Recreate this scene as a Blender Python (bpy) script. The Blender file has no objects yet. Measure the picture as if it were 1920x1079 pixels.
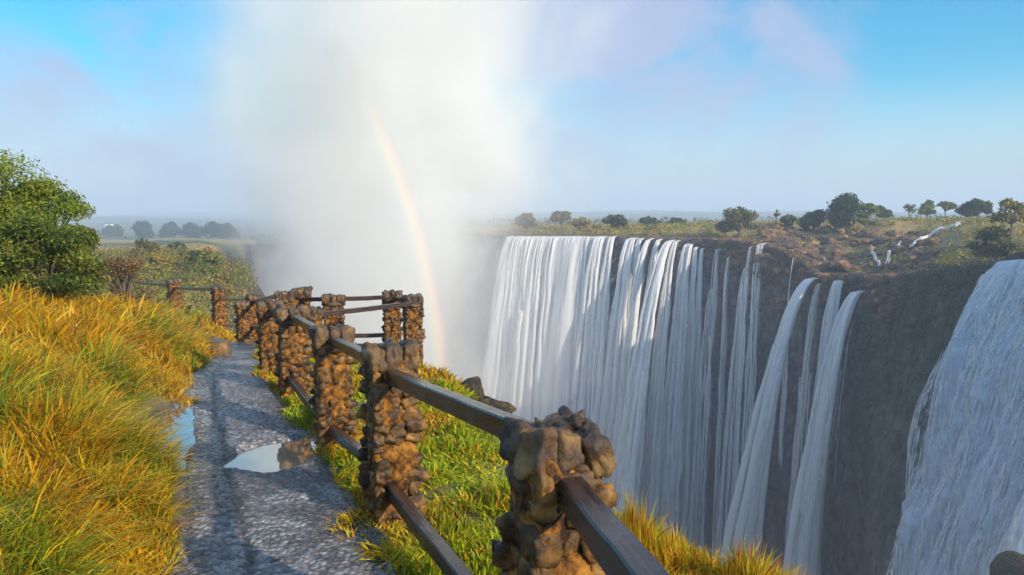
import bpy, bmesh, math, random
import numpy as np
from mathutils import Vector, Matrix, noise as mnoise

random.seed(7); RNG = np.random.default_rng(7)
scene = bpy.context.scene
COL = scene.collection
PI = math.pi
# ------------------------------------------------------------------ camera model
F = 1920 * 28 / 36.0
HOR = 412.0
PITCH = math.atan((539.5 - HOR) / F)
E = 1.66
CP, SP = math.cos(PITCH), math.sin(PITCH)
def ray(px, py):
    a = (px - 960) / F; b = (539.5 - py) / F
    return np.array([a, CP + b * SP, -SP + b * CP])
def at(px, py, Y):
    d = ray(px, py); k = Y / d[1]
    return Vector((d[0] * k, Y, E + d[2] * k))
def proj(p):
    x, y, z = p[0], p[1], p[2] - E
    fw = y * CP - z * SP; up = y * SP + z * CP
    return 960 + F * x / fw, 539.5 - F * up / fw

# ------------------------------------------------------------------ sun direction
SUN_AZ, SUN_EL = math.radians(133), math.radians(24)
SUN = Vector((math.sin(SUN_AZ) * math.cos(SUN_EL), math.cos(SUN_AZ) * math.cos(SUN_EL), math.sin(SUN_EL)))

# ------------------------------------------------------------------ helpers
def tag(o, label=None, cat=None, group=None, kind=None):
    if label: o['label'] = label
    if cat: o['category'] = cat
    if group: o['group'] = group
    if kind: o['kind'] = kind
    return o
def empty(name, loc=(0, 0, 0), rz=0.0):
    o = bpy.data.objects.new(name, None); COL.objects.link(o)
    o.location = loc; o.rotation_euler = (0, 0, rz); o.empty_display_size = 0.2
    return o
def link(name, me, mats, parent=None, smooth=True, loc=None):
    o = bpy.data.objects.new(name, me); COL.objects.link(o)
    for m in (mats if isinstance(mats, (list, tuple)) else [mats]): me.materials.append(m)
    me.polygons.foreach_set('use_smooth', np.full(len(me.polygons), bool(smooth)))
    if parent: o.parent = parent
    if loc is not None: o.location = loc
    return o
def np_mesh(name, V, loops, totals, col=None, attrs=None):
    V = np.asarray(V, dtype=np.float32).reshape(-1, 3)
    loops = np.asarray(loops, dtype=np.int32).ravel(); totals = np.asarray(totals, dtype=np.int32).ravel()
    me = bpy.data.meshes.new(name)
    me.vertices.add(len(V)); me.vertices.foreach_set('co', V.ravel())
    me.loops.add(len(loops)); me.loops.foreach_set('vertex_index', loops)
    me.polygons.add(len(totals))
    st = np.concatenate([[0], np.cumsum(totals)[:-1]]).astype(np.int32)
    me.polygons.foreach_set('loop_start', st); me.polygons.foreach_set('loop_total', totals)
    me.update(calc_edges=True)
    if col is not None:
        c = np.ones((len(V), 4), dtype=np.float32); c[:, :3] = col
        a = me.attributes.new('Col', 'FLOAT_COLOR', 'POINT'); a.data.foreach_set('color', c.ravel())
    for k, v in (attrs or {}).items():
        v = np.asarray(v, dtype=np.float32)
        if v.ndim == 1:
            a = me.attributes.new(k, 'FLOAT', 'POINT'); a.data.foreach_set('value', v)
        else:
            a = me.attributes.new(k, 'FLOAT_VECTOR', 'POINT'); a.data.foreach_set('vector', v.ravel())
    return me
def grid_faces(nr, nc, wrap=False):
    i = np.arange(nr - 1)[:, None]; j = np.arange(nc if wrap else nc - 1)[None, :]
    j2 = (j + 1) % nc
    a = i * nc + j; b = i * nc + j2; c = (i + 1) * nc + j2; d = (i + 1) * nc + j
    q = np.stack([a, b, c, d], -1).reshape(-1, 4)
    return q, np.full(len(q), 4)
# vectorised value noise (terrain, cliffs)
_T = np.random.default_rng(3).random((256, 256)).astype(np.float64)
def vnoise(x, y, s=1.0, off=0):
    x = np.asarray(x, float) / s + off * 17.3; y = np.asarray(y, float) / s + off * 9.7
    xi = np.floor(x).astype(int); yi = np.floor(y).astype(int)
    fx = x - xi; fy = y - yi
    fx = fx * fx * (3 - 2 * fx); fy = fy * fy * (3 - 2 * fy)
    g = lambda a, b: _T[a & 255, b & 255]
    return (g(xi, yi) * (1 - fx) + g(xi + 1, yi) * fx) * (1 - fy) + (g(xi, yi + 1) * (1 - fx) + g(xi + 1, yi + 1) * fx) * fy - 0.5
def fbm(x, y, s=1.0, off=0, oc=4):
    t = 0; a = 1.0
    for k in range(oc):
        t = t + a * vnoise(x, y, s, off + k); s *= 0.5; a *= 0.55
    return t
def sst(a, b, x):
    t = np.clip((np.asarray(x, float) - a) / (b - a), 0, 1); return t * t * (3 - 2 * t)

# ------------------------------------------------------------------ materials
def newmat(name):
    m = bpy.data.materials.new(name); m.use_nodes = True
    nt = m.node_tree
    return m, nt, nt.nodes['Principled BSDF'], nt.nodes['Material Output']
def N(nt, typ, **kw):
    n = nt.nodes.new(typ)
    for k, v in kw.items():
        if k in n.inputs.keys(): n.inputs[k].default_value = v
        else: setattr(n, k, v)
    return n
def ramp(nt, fac, stops, interp='LINEAR'):
    r = nt.nodes.new('ShaderNodeValToRGB'); r.color_ramp.interpolation = interp
    e = r.color_ramp.elements
    while len(e) < len(stops): e.new(0.5)
    for el, (p, c) in zip(e, stops):
        el.position = p; el.color = (*c, 1) if len(c) == 3 else c
    nt.links.new(fac, r.inputs[0]); return r.outputs[0]
def math_(nt, op, a, b=None, c=None, clamp=False):
    n = nt.nodes.new('ShaderNodeMath'); n.operation = op; n.use_clamp = clamp
    for k, v in enumerate((a, b, c)):
        if v is None: continue
        if isinstance(v, (int, float)): n.inputs[k].default_value = v
        else: nt.links.new(v, n.inputs[k])
    return n.outputs[0]
def mixc(nt, fac, a, b, mode='MIX'):
    n = nt.nodes.new('ShaderNodeMix'); n.data_type = 'RGBA'; n.blend_type = mode
    for k, v in ((0, fac), (6, a), (7, b)):
        if isinstance(v, (int, float)): n.inputs[k].default_value = v
        elif isinstance(v, tuple): n.inputs[k].default_value = (*v, 1) if len(v) == 3 else v
        else: nt.links.new(v, n.inputs[k])
    return n.outputs[2]
def noise_(nt, vec, scale, detail=4, rough=0.55, dist=0.0):
    n = nt.nodes.new('ShaderNodeTexNoise'); n.inputs['Scale'].default_value = scale
    n.inputs['Detail'].default_value = detail; n.inputs['Roughness'].default_value = rough; n.inputs['Distortion'].default_value = dist
    if vec is not None: nt.links.new(vec, n.inputs['Vector'])
    return n.outputs['Fac']
def bump(nt, h, bsdf, strength=0.5, dist=0.02):
    b = nt.nodes.new('ShaderNodeBump'); b.inputs['Strength'].default_value = strength; b.inputs['Distance'].default_value = dist
    nt.links.new(h, b.inputs['Height']); nt.links.new(b.outputs[0], bsdf.inputs['Normal'])
def attr(nt, name):
    a = nt.nodes.new('ShaderNodeAttribute'); a.attribute_name = name; return a
def objco(nt): return nt.nodes.new('ShaderNodeTexCoord').outputs['Object']
def geoco(nt): return nt.nodes.new('ShaderNodeNewGeometry').outputs['Position']

def mat_leaf(name, rough=0.55, trans=0.35):
    m, nt, b, out = newmat(name)
    a = attr(nt, 'Col')
    nt.links.new(a.outputs['Color'], b.inputs['Base Color'])
    b.inputs['Roughness'].default_value = rough; b.inputs['Specular IOR Level'].default_value = 0.25
    t = nt.nodes.new('ShaderNodeBsdfTranslucent'); nt.links.new(a.outputs['Color'], t.inputs['Color'])
    mx = nt.nodes.new('ShaderNodeMixShader'); mx.inputs[0].default_value = trans
    nt.links.new(b.outputs[0], mx.inputs[1]); nt.links.new(t.outputs[0], mx.inputs[2]); nt.links.new(mx.outputs[0], out.inputs[0])
    return m
M_GRASS = mat_leaf('grass_blades', 0.5, 0.35)
M_LEAF = mat_leaf('leaves', 0.5, 0.25)

def mat_noise(name, stops, scale, rough=0.8, bumps=0.5, bdist=0.02, detail=6, spec=0.4, r2=None):
    m, nt, b, out = newmat(name)
    v = objco(nt)
    n = noise_(nt, v, scale, detail, 0.62)
    nt.links.new(ramp(nt, n, stops), b.inputs['Base Color'])
    n2 = noise_(nt, v, scale * 2.7, 8, 0.65)
    bump(nt, n2, b, bumps, bdist)
    b.inputs['Roughness'].default_value = rough; b.inputs['Specular IOR Level'].default_value = spec
    if r2: nt.links.new(ramp(nt, n2, [(0.35, (r2[0],) * 3), (0.65, (r2[1],) * 3)]), b.inputs['Roughness'])
    return m
M_BARK = mat_noise('bark', [(0.3, (0.06, 0.045, 0.035)), (0.7, (0.2, 0.16, 0.12))], 6, 0.9)
M_STONE = mat_noise('post_stone', [(0.33, (0.016, 0.010, 0.007)), (0.45, (0.06, 0.032, 0.013)), (0.56, (0.14, 0.07, 0.018)), (0.68, (0.28, 0.14, 0.03))], 11, 0.5, 0.8, 0.012, r2=(0.3, 0.75))
M_CAP = mat_noise('cap_stone', [(0.34, (0.018, 0.013, 0.012)), (0.46, (0.06, 0.038, 0.026)), (0.56, (0.125, 0.072, 0.03)), (0.68, (0.26, 0.15, 0.045))], 6, 0.4, 1.0, 0.02, r2=(0.25, 0.7))
M_MORTAR = mat_noise('mortar', [(0.40, (0.022, 0.009, 0.003)), (0.5, (0.17, 0.066, 0.008)), (0.64, (0.42, 0.18, 0.02))], 15, 0.8, 1.0, 0.02)
M_ROCK = mat_noise('rock', [(0.3, (0.012, 0.009, 0.007)), (0.46, (0.04, 0.025, 0.014)), (0.56, (0.09, 0.055, 0.018)), (0.68, (0.16, 0.15, 0.015))], 7, 0.7, 0.9, 0.05)
M_BLOCK = mat_noise('block_stone', [(0.3, (0.07, 0.04, 0.02)), (0.5, (0.16, 0.09, 0.035)), (0.75, (0.28, 0.17, 0.07))], 5, 0.5, 0.6, 0.02)
M_SLAB = mat_noise('slab_stone', [(0.3, (0.10, 0.10, 0.11)), (0.7, (0.22, 0.22, 0.24))], 6, 0.4, 0.5, 0.01)

# timber rails: dark wet wood, glossy
M_WOOD, nt, b, out = newmat('rail_wood')
v = objco(nt); mp = nt.nodes.new('ShaderNodeMapping'); mp.inputs['Scale'].default_value = (1.2, 22, 22); nt.links.new(v, mp.inputs[0])
n = noise_(nt, mp.outputs[0], 3, 6, 0.6, 0.4)
nt.links.new(ramp(nt, n, [(0.3, (0.018, 0.011, 0.010)), (0.55, (0.048, 0.028, 0.022)), (0.75, (0.10, 0.062, 0.048))]), b.inputs['Base Color'])
nt.links.new(ramp(nt, n, [(0.3, (0.2,) * 3), (0.7, (0.38,) * 3)]), b.inputs['Roughness'])
bump(nt, n, b, 0.35, 0.004)

# ------------------------------------------------------------------ terrain
_zy = [-40, 0, 4.4, 6.2, 8.4, 9.5, 12, 17, 25, 40, 70, 120, 200, 330, 470, 800, 1500]
_zz = [0.3, 0.02, -0.02, -0.11, -0.17, -0.23, -0.45, -0.95, -1.45, -2.2, -3.0, -3.6, -4.6, -7.5, -9.8, -9, -5]
def zc(y): return np.interp(y, _zy, _zz)
_py = [-6, 0, 2, 3.72, 5.3, 7.4, 9.4, 12.1, 15.5, 18.6, 20.2, 21.5]
_pl = [0.2, -0.9, -1.2, -1.56, -2.22, -3.1, -3.86, -4.65, -6.0, -7.2, -8.4, -11.0]
_pr = [1.6, 0.25, -0.15, -0.62, -1.25, -2.15, -3.0, -3.9, -5.0, -6.2, -7.2, -9.6]
def xl(y): return np.interp(y, _py, _pl)
def xr(y): return np.interp(y, _py, _pr)
_ey = [-60, -10, 0, 1.5, 3.2, 5, 7.2, 10, 12.5, 15, 17.5, 20, 25, 40, 60, 100, 150, 200, 245, 262, 420]
_ex = [30, 8, 3.2, 2.3, 1.75, 0.80, 0.12, -0.62, -1.1, -1.5, -4.6, -6.4, -8.3, -13.9, -20.9, -35.0, -52.5, -70, -86, 300, 900]
def xe(y): return np.interp(y, _ey, _ex)
# falls rim: (pixel x, pixel y of the rim, distance)
RIM = [(-400, 432, 520), (200, 430, 330), (430, 432, 240), (700, 438, 185), (960, 443, 150), (1110, 442, 141), (1330, 450, 128), (1420, 458, 119), (1490, 478, 113), (1540, 518, 107),
       (1620, 522, 100), (1700, 518, 92), (1780, 502, 84), (1850, 492, 76), (1920, 486, 68), (2050, 480, 59), (2250, 470, 51), (2700, 460, 43)]
_rp = np.array([r[0] for r in RIM], float); _ry = np.array([r[1] for r in RIM], float); _rd = np.array([r[2] for r in RIM], float)
def rim_d(px): return np.interp(px, _rp, _rd)
def rim_z(px): return E - (np.interp(px, _rp, _ry) - HOR) / F * rim_d(px)
PUD = [(-1.78, 5.85, 0.36, 0.46, 0.15), (-2.80, 6.45, 0.15, 1.15, 0.36)]      # puddle centre x, y, radii, turn
PUDZ = [-0.125, -0.115]
def pud_mask(x, y, k):
    cx, cy, rx, ry, an = PUD[k]
    ca, sa = math.cos(an), math.sin(an); dx, dy = x - cx, y - cy
    q = np.sqrt(((dx * ca + dy * sa) / rx) ** 2 + ((dy * ca - dx * sa) / ry) ** 2) + 0.45 * vnoise(x, y, 0.3, 5 + k)
    return 1 - sst(0.75, 1.2, q)
def H(x, y, detail=True):
    x = np.asarray(x, float); y = np.asarray(y, float)
    base = zc(y)
    u = xl(y) - x
    fade = 1 - sst(13, 24, y)
    up = np.clip(u, 0, None)
    bank = (0.56 * (1 - np.exp(-up / 0.9)) + 0.09 * np.minimum(up, 6)) * fade
    z = base + bank
    z = z + 0.2 * sst(20.3, 22, y) * (1 - sst(24, 30, y)) * sst(-5.5, -6.5, x) * sst(-16, -9, x)
    onpath = (u < 0) & (x < xr(y)) & (y < 21.5)
    rough = np.where(onpath, 0.012, np.where(u > 0, 0.10, 0.07))
    z = z + rough * fbm(x, y, 1.1, 1) * np.clip(np.abs(u) * 3, 0.25, 1) * (1 - 0.5 * sst(30, 60, y))
    z = z + 1.6 * fbm(x, y, 28, 3) * sst(35, 90, y) + 0.5 * fbm(x, y, 6, 4) * sst(35, 60, y)
    # right slope falls gently to the gorge edge
    r = np.clip(x - xr(y) - 0.5, 0, None)
    z = z + (0.06 + 0.13 * sst(4, 6.5, y) * (1 - sst(11, 14, y))) * np.minimum(r, 2.5)
    for k in range(2):
        m = pud_mask(x, y, k)
        z = z * (1 - m) + (PUDZ[k] - 0.06) * m
    # gorge drop on the near side
    jag = 0.35 * fbm(x, y, 2.2, 8) * sst(0, 4, y) + 6 * fbm(x, y, 30, 9, 3) * sst(30, 90, y)
    v = x - xe(y) + jag
    w = 0.14 + 0.02 * np.clip(y, 0, 60)
    sp = w * np.logaddexp(0, v / w)
    drop = np.minimum(4.5 * sp + 0.25 * sp * fbm(x * 3, z + y, 1.0, 6), 68)
    zn = z - drop
    zn = np.maximum(zn, -70)
    # far plateau beyond the falls
    ys = np.maximum(y, 1e-3)
    px = np.where(y > 0, 960 + F * x / ys, np.where(x > 0, 9999, -9999))
    d = y - rim_d(px) - 2.2
    zr = rim_z(px)
    zp = np.interp(px, [300, 700, 960, 1330, 1480, 1700, 1900, 2300], [-1.5, -0.6, -0.35, 0.15, 0.9, 1.3, 1.5, 1.5])
    k = np.interp(px, [1330, 1480], [12, 34])
    rise = sst(0, 1, d / k)
    zf = zr + (zp - zr) * rise
    zf = zf + (0.35 + 1.5 * sst(1330, 1500, px) * (1 - sst(0.5, 1.1, d / k))) * fbm(x, y, 7, 11) + 1.2 * fbm(x, y, 55, 13, 3) * sst(60, 160, d)
    far = (d > 0) & (y > 30) & (px > 600)
    z = np.where(far , np.maximum(zf, zn), zn)
    rr = np.sqrt(x * x + y * y)
    hill = sst(700, 1500, rr) * (7 + 16 * fbm(x, y, 500, 21, 3)) * (y > 0)
    hill2 = sst(1500, 2400, rr) * (6 + 22 * np.clip(fbm(x, y, 900, 24, 3) + 0.25, 0, 1)) * (y > 0)
    return z + hill + hill2
def hit(px, py, y0=1.5, y1=900):
    d = ray(px, py); ys = np.geomspace(y0, y1, 5000)
    k = ys / d[1]; x = d[0] * k; z = E + d[2] * k
    h = H(x, ys); i = np.argmax(z < h)
    if not (z < h).any(): i = len(ys) - 1
    return Vector((float(x[i]), float(ys[i]), float(h[i])))
def Hs(x, y): return float(H(np.array([x]), np.array([y]))[0])

fine = np.radians(np.linspace(-50, 50, 860)); coarse = np.radians(np.linspace(52, 308, 110))
ang = np.concatenate([fine, coarse]); rad = np.geomspace(0.45, 6500, 470)
A, R = np.meshgrid(ang, rad)
X = R * np.sin(A); Y = R * np.cos(A); Z = H(X, Y)
q, t = grid_faces(len(rad), len(ang), wrap=True)
q = q[:, ::-1]
c0 = len(rad) * len(ang)
V = np.concatenate([np.stack([X, Y, Z], -1).reshape(-1, 3), [[0, 0, Hs(0.0, 0.0)]]])
tri = np.stack([np.full(len(ang), c0), (np.arange(len(ang)) + 1) % len(ang), np.arange(len(ang))], -1)
gz = np.gradient(Z, axis=0) / np.maximum(np.gradient(R, axis=0), 1e-3)
ga = np.gradient(Z, axis=1) / np.maximum(R * np.abs(np.gradient(A, axis=1)), 1e-3)
steep = sst(0.5, 1.4, np.sqrt(gz ** 2 + ga ** 2))
PXs = np.where(Y > 0, 960 + F * X / np.maximum(Y, 1e-3), 0); D = Y - rim_d(PXs)
shoulder = ((D > 0) & (D < 30) & (PXs > 1400) & (Y > 30)) * (1 - sst(8, 30, D))
rockm = np.clip(steep + shoulder * (0.55 + 0.9 * fbm(X, Y, 6, 31)), 0, 1)
greenm = np.clip(sst(-0.2, 0.3, fbm(X, Y, 40, 33)) + 0.6 * sst(250, 500, R), 0, 1)
greenm = np.where((X > xr(Y)) & (R < 40), 0.75, greenm)
golden = ((PXs < 480) & (Y > 105) & (Y < 400)) * 1.0
greenm = greenm * (1 - golden)
ext = lambda a, v: np.concatenate([a.ravel(), [v]])
me = np_mesh('ground', V, np.concatenate([q.ravel(), tri.ravel()]), np.concatenate([t, np.full(len(tri), 3)]), attrs={'rock': ext(rockm, 0), 'green': ext(greenm, 0.5)})
M_GROUND, nt, b, out = newmat('ground_soil')
v = geoco(nt); n1 = noise_(nt, v, 0.35, 8, 0.7); n2 = noise_(nt, v, 5, 6, 0.7)
mp = nt.nodes.new('ShaderNodeMapping'); mp.inputs['Scale'].default_value = (1, 1, 0.25); nt.links.new(v, mp.inputs[0])
gold = ramp(nt, n1, [(0.3, (0.26, 0.16, 0.04)), (0.5, (0.44, 0.31, 0.08)), (0.7, (0.52, 0.40, 0.14))])
grn = ramp(nt, n1, [(0.3, (0.035, 0.045, 0.012)), (0.5, (0.085, 0.10, 0.02)), (0.7, (0.17, 0.16, 0.03))])
rk = ramp(nt, noise_(nt, mp.outputs[0], 0.5, 8, 0.7), [(0.3, (0.022, 0.02, 0.02)), (0.5, (0.065, 0.05, 0.042)), (0.68, (0.15, 0.095, 0.06))])
c = mixc(nt, attr(nt, 'green').outputs['Fac'], gold, grn)
c = mixc(nt, math_(nt, 'MULTIPLY', n2, 0.5), c, (0.05, 0.035, 0.015))
rf = math_(nt, 'ADD', attr(nt, 'rock').outputs['Fac'], math_(nt, 'MULTIPLY', math_(nt, 'SUBTRACT', n1, 0.5), 0.8), clamp=True)
nt.links.new(mixc(nt, rf, c, rk), b.inputs['Base Color'])
b.inputs['Roughness'].default_value = 0.9
bump(nt, math_(nt, 'ADD', n1, n2), b, 0.8, 0.15)
g = link('ground', me, M_GROUND); tag(g, 'grassy rim ground falling into a rocky gorge', kind='structure')

# ------------------------------------------------------------------ path, puddles
ny, nx = 1300, 90
yy = np.geomspace(1.2, 21.4, ny); s = np.linspace(0, 1, nx)
YY, SS = np.meshgrid(yy, s, indexing='ij')
edge = 0.09 * fbm(YY, YY * 0 + 3, 0.8, 41)
L = xl(YY) - 0.12 + 0.5 * edge; Rr = xr(YY) + 0.10 + edge
XX = L + (Rr - L) * SS
ZZ = H(XX, YY) + 0.02 - 0.03 * (np.abs(SS - 0.5) * 2) ** 12
peb = 0.022 * np.abs(vnoise(XX, YY, 0.055, 2)) + 0.014 * vnoise(XX, YY, 0.13, 4) + 0.02 * vnoise(XX, YY, 0.7, 6)
pm = np.clip(pud_mask(XX, YY, 0) + pud_mask(XX, YY, 1), 0, 1)
ZZ = ZZ + peb * (1 - pm)
# a worn construction joint running down the slab
joint = np.exp(-((XX - (L + (Rr - L) * 0.36) - 0.05 * fbm(YY, YY * 0, 0.7, 43)) / 0.02) ** 2)
ZZ = ZZ - 0.012 * joint * (1 - pm)
q, t = grid_faces(ny, nx)
me = np_mesh('path', np.stack([XX, YY, ZZ], -1), q, t, attrs={'joint': joint.ravel(), 'dirt': np.clip(1 - np.minimum(SS * 1.6, 1 - SS) * 5.5 + 0.8 * fbm(XX, YY, 0.4, 45), 0, 1).ravel()})
M_PATH, nt, b, out = newmat('wet_path')
v = geoco(nt)
vo = nt.nodes.new('ShaderNodeTexVoronoi'); vo.inputs['Scale'].default_value = 30; vo.inputs['Randomness'].default_value = 1; nt.links.new(v, vo.inputs['Vector'])
n1 = noise_(nt, v, 3, 6, 0.65); n2 = noise_(nt, v, 45, 5, 0.7)
sp = nt.nodes.new('ShaderNodeSeparateColor'); nt.links.new(vo.outputs['Color'], sp.inputs[0])
c = ramp(nt, sp.outputs[0], [(0.0, (0.055, 0.049, 0.049)), (0.35, (0.23, 0.21, 0.205)), (0.7, (0.41, 0.38, 0.37)), (1.0, (0.60, 0.56, 0.54))])
c = mixc(nt, ramp(nt, vo.outputs['Distance'], [(0.45, (0, 0, 0)), (0.75, (0.85,) * 3)]), c, (0.03, 0.027, 0.03))
c = mixc(nt, 0.35, c, ramp(nt, n2, [(0.35, (0.04, 0.036, 0.045)), (0.5, (0.14, 0.13, 0.145)), (0.66, (0.42, 0.4, 0.43))]))
nw = noise_(nt, v, 1.3, 5, 0.6)
wet = ramp(nt, nw, [(0.42, (0, 0, 0)), (0.56, (1, 1, 1))])
c = mixc(nt, math_(nt, 'MULTIPLY', wet, 0.6), c, (0.045, 0.04, 0.042))
c = mixc(nt, math_(nt, 'MULTIPLY', attr(nt, 'dirt').outputs['Fac'], 0.75), c, (0.045, 0.033, 0.02))
c = mixc(nt, math_(nt, 'MULTIPLY', attr(nt, 'joint').outputs['Fac'], 0.8), c, (0.03, 0.025, 0.02))
nt.links.new(c, b.inputs['Base Color'])
nt.links.new(math_(nt, 'SUBTRACT', 0.36, math_(nt, 'MULTIPLY', wet, 0.26)), b.inputs['Roughness'])
b.inputs['Specular IOR Level'].default_value = 0.6
h = math_(nt, 'ADD', math_(nt, 'MULTIPLY', vo.outputs['Distance'], -1.0), math_(nt, 'MULTIPLY', n2, 0.7))
bump(nt, h, b, 0.9, 0.03)
pth = link('path', me, M_PATH); tag(pth, 'wet grey stone footpath along the fence', kind='structure')

M_WATER, nt, b, out = newmat('puddle_water')
b.inputs['Base Color'].default_value = (0.52, 0.50, 0.46, 1); b.inputs['Roughness'].default_value = 0.03; b.inputs['IOR'].default_value = 1.33
b.inputs['Specular IOR Level'].default_value = 1.0; b.inputs['Metallic'].default_value = 0.85
bump(nt, noise_(nt, geoco(nt), 6, 2), b, 0.02, 0.01)
for k, lab in enumerate(['pale puddle in the middle of the path reflecting the posts', 'narrow blue puddle between the path and the grass bank']):
    cx, cy, rx, ry, an = PUD[k]
    m = 64; a = np.linspace(0, 2 * PI, m, endpoint=False)
    Vp = np.stack([cx + rx * 1.3 * np.cos(a) * math.cos(an) - ry * 1.3 * np.sin(a) * math.sin(an), cy + ry * 1.3 * np.sin(a) * math.cos(an) + rx * 1.3 * np.cos(a) * math.sin(an), np.full(m, PUDZ[k])], -1)
    Vb = Vp.copy(); Vb[:, 2] -= 0.08
    Vall = np.concatenate([Vp, Vb])
    loops = list(range(m)) + sum([[i, m + i, m + (i + 1) % m, (i + 1) % m] for i in range(m)], [])
    me = np_mesh('puddle', Vall, loops, [m] + [4] * m)
    o = link('puddle', me, M_WATER, smooth=False); tag(o, lab, 'puddle', kind='structure')

# ------------------------------------------------------------------ stones
ICO = {}
def ico(sub):
    if sub not in ICO:
        bm = bmesh.new(); bmesh.ops.create_icosphere(bm, subdivisions=sub, radius=1)
        ICO[sub] = (np.array([v.co[:] for v in bm.verts]), np.array([[v.index for v in f.verts] for f in bm.faces])); bm.free()
    return ICO[sub]
class MB:
    def __init__(s): s.V = []; s.L = []; s.T = []; s.n = 0
    def add(s, V, faces):
        V = np.asarray(V, float)
        s.V.append(V)
        for f in [faces] if isinstance(faces, np.ndarray) else faces:
            f = np.asarray(f); s.L.append((f + s.n).ravel()); s.T.append(np.full(len(f), f.shape[1]))
        s.n += len(V)
    def stone(s, c, r, rot=None, sub=2, seed=0, amp=0.16, boxy=0.0):
        V, Fc = ico(sub)
        W = V.copy()
        if boxy:
            m = np.max(np.abs(W), axis=1, keepdims=True); W = W * (1 - boxy) + W / m * 0.85 * boxy
        d = np.array([mnoise.fractal(Vector(p) * 1.3 + Vector((seed * 3.7, seed * 1.9, seed)), 1.0, 2.0, 3) for p in V])
        W = W * (1 + amp * d[:, None]) * np.asarray(r)
        if rot is not None: W = W @ np.array(rot.to_3x3()).T
        s.add(W + np.asarray(c), Fc)
    def tube(s, P, Rd, m=8):
        P = [Vector(p) for p in P]; rings = []
        for i, p in enumerate(P):
            d = (P[min(i + 1, len(P) - 1)] - P[max(i - 1, 0)]).normalized()
            a = d.cross(Vector((0.3, 0.9, 0.31))).normalized(); bb = d.cross(a)
            rings.append([p + (a * math.cos(k * 2 * PI / m) + bb * math.sin(k * 2 * PI / m)) * Rd[i] for k in range(m)])
        q, _ = grid_faces(len(P), m, wrap=True)
        s.add(np.array(rings).reshape(-1, 3), q)
    def mesh(s, name): return np_mesh(name, np.concatenate(s.V), np.concatenate(s.L), np.concatenate(s.T))

def rough_box(hx, hy, z0, z1, seed, amp=0.02, nxy=10, nz=26, taper=0.0):
    """closed rounded box column with a lumpy surface"""
    m = nxy * 4; rings = []
    for j in range(nz + 1):
        z = z0 + (z1 - z0) * j / nz
        k = 1 - taper * j / nz
        for i in range(m):
            a = 2 * PI * i / m; ca, sa = math.cos(a), math.sin(a)
            pw = (abs(ca) ** 7 + abs(sa) ** 7) ** (-1 / 7)
            x, y = ca * pw * hx * k, sa * pw * hy * k
            d = mnoise.fractal(Vector((x * 9 + seed * 5, y * 9, z * 9)), 1.0, 2.0, 3) * amp
            rings.append((x + ca * d, y + sa * d, z))
    V = np.array(rings + [(0, 0, z0), (0, 0, z1)])
    q, _ = grid_faces(nz + 1, m, wrap=True)
    nb = (nz + 1) * m
    cap = [[nb, (i + 1) % m, i] for i in range(m)] + [[nb + 1, nz * m + i, nz * m + (i + 1) % m] for i in range(m)]
    return V, [q, np.array(cap)]

def stone_post(parent, base, height, w, rz, seed, sub=2, near=False):
    """mortared cobble post standing on base (in world); returns part"""
    rnd = random.Random(seed)
    hw = w / 2
    mb = MB(); V, f = rough_box(hw * 0.93, hw * 0.93, -0.35, height - 0.09, seed, 0.04, taper=0.04, nxy=14, nz=40); mb.add(V, f)
    post = link('stone_post', mb.mesh('post_mortar'), M_MORTAR, parent)
    post.location = base; post.rotation_euler = (0, 0, rz)
    ms = MB()
    z = -0.05
    while z < height - 0.15:
        rowh = rnd.uniform(0.06, 0.105)
        for side in range(4):
            x = -hw * 0.95
            while x < hw * 0.95:
                sw = rnd.uniform(0.05, 0.125)
                if rnd.random() < 0.72:
                    cx = min(x + sw / 2, hw * 0.93); out = hw * 0.90
                    p = Vector((cx, -out + rnd.uniform(0.010, 0.020), z + rowh / 2 + rnd.uniform(-0.02, 0.02)))
                    rot = Matrix.Rotation(side * PI / 2, 4, 'Z')
                    tilt = Matrix.Rotation(rnd.uniform(-0.5, 0.5), 4, 'Y')
                    r = (sw * 0.52, rnd.uniform(0.026, 0.034), rowh * rnd.uniform(0.42, 0.60))
                    ms.stone(rot @ p, r, rot @ tilt, sub, rnd.uniform(0, 90), 0.42, 0.85)
                x += sw
        z += rowh * 0.93
    st = link('embedded_stones', ms.mesh('embedded_stones'), M_STONE, post)
    # cap: a ledge of flat stones, then a crown of upright rounded ones
    mc = MB(); zt = height - 0.17
    for k in range(4):
        a = k * PI / 2 + rnd.uniform(-0.2, 0.2)
        mc.stone((hw * 0.5 * math.cos(a), hw * 0.5 * math.sin(a), zt), (hw * 0.80, hw * 0.72, 0.042), Matrix.Rotation(a, 4, 'Z'), sub + 1, rnd.uniform(0, 90), 0.12, 0.45)
    Vc, fc = rough_box(hw * 0.92, hw * 0.92, height - 0.19, height - 0.045, seed + 3, 0.03, nz=8, taper=0.05); mc.add(Vc, fc)
    n = 3
    for ix in range(n):
        for iy in range(2):
            cx = (ix - (n - 1) / 2) * w * 0.36 + rnd.uniform(-0.012, 0.012); cy = (iy - 0.5) * w * 0.52
            r = (w * rnd.uniform(0.19, 0.25), w * rnd.uniform(0.28, 0.34), rnd.uniform(0.068, 0.092))
            mc.stone((cx, cy, height - 0.095 + rnd.uniform(-0.008, 0.012)), r, Matrix.Rotation(rnd.uniform(-0.25, 0.25), 4, 'Z') @ Matrix.Rotation(rnd.uniform(-0.3, 0.3), 4, 'Y'), sub + 1, rnd.uniform(0, 90), 0.36, 0.75)
    link('cap_stones', mc.mesh('cap_stones'), M_CAP, post)
    return post

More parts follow.
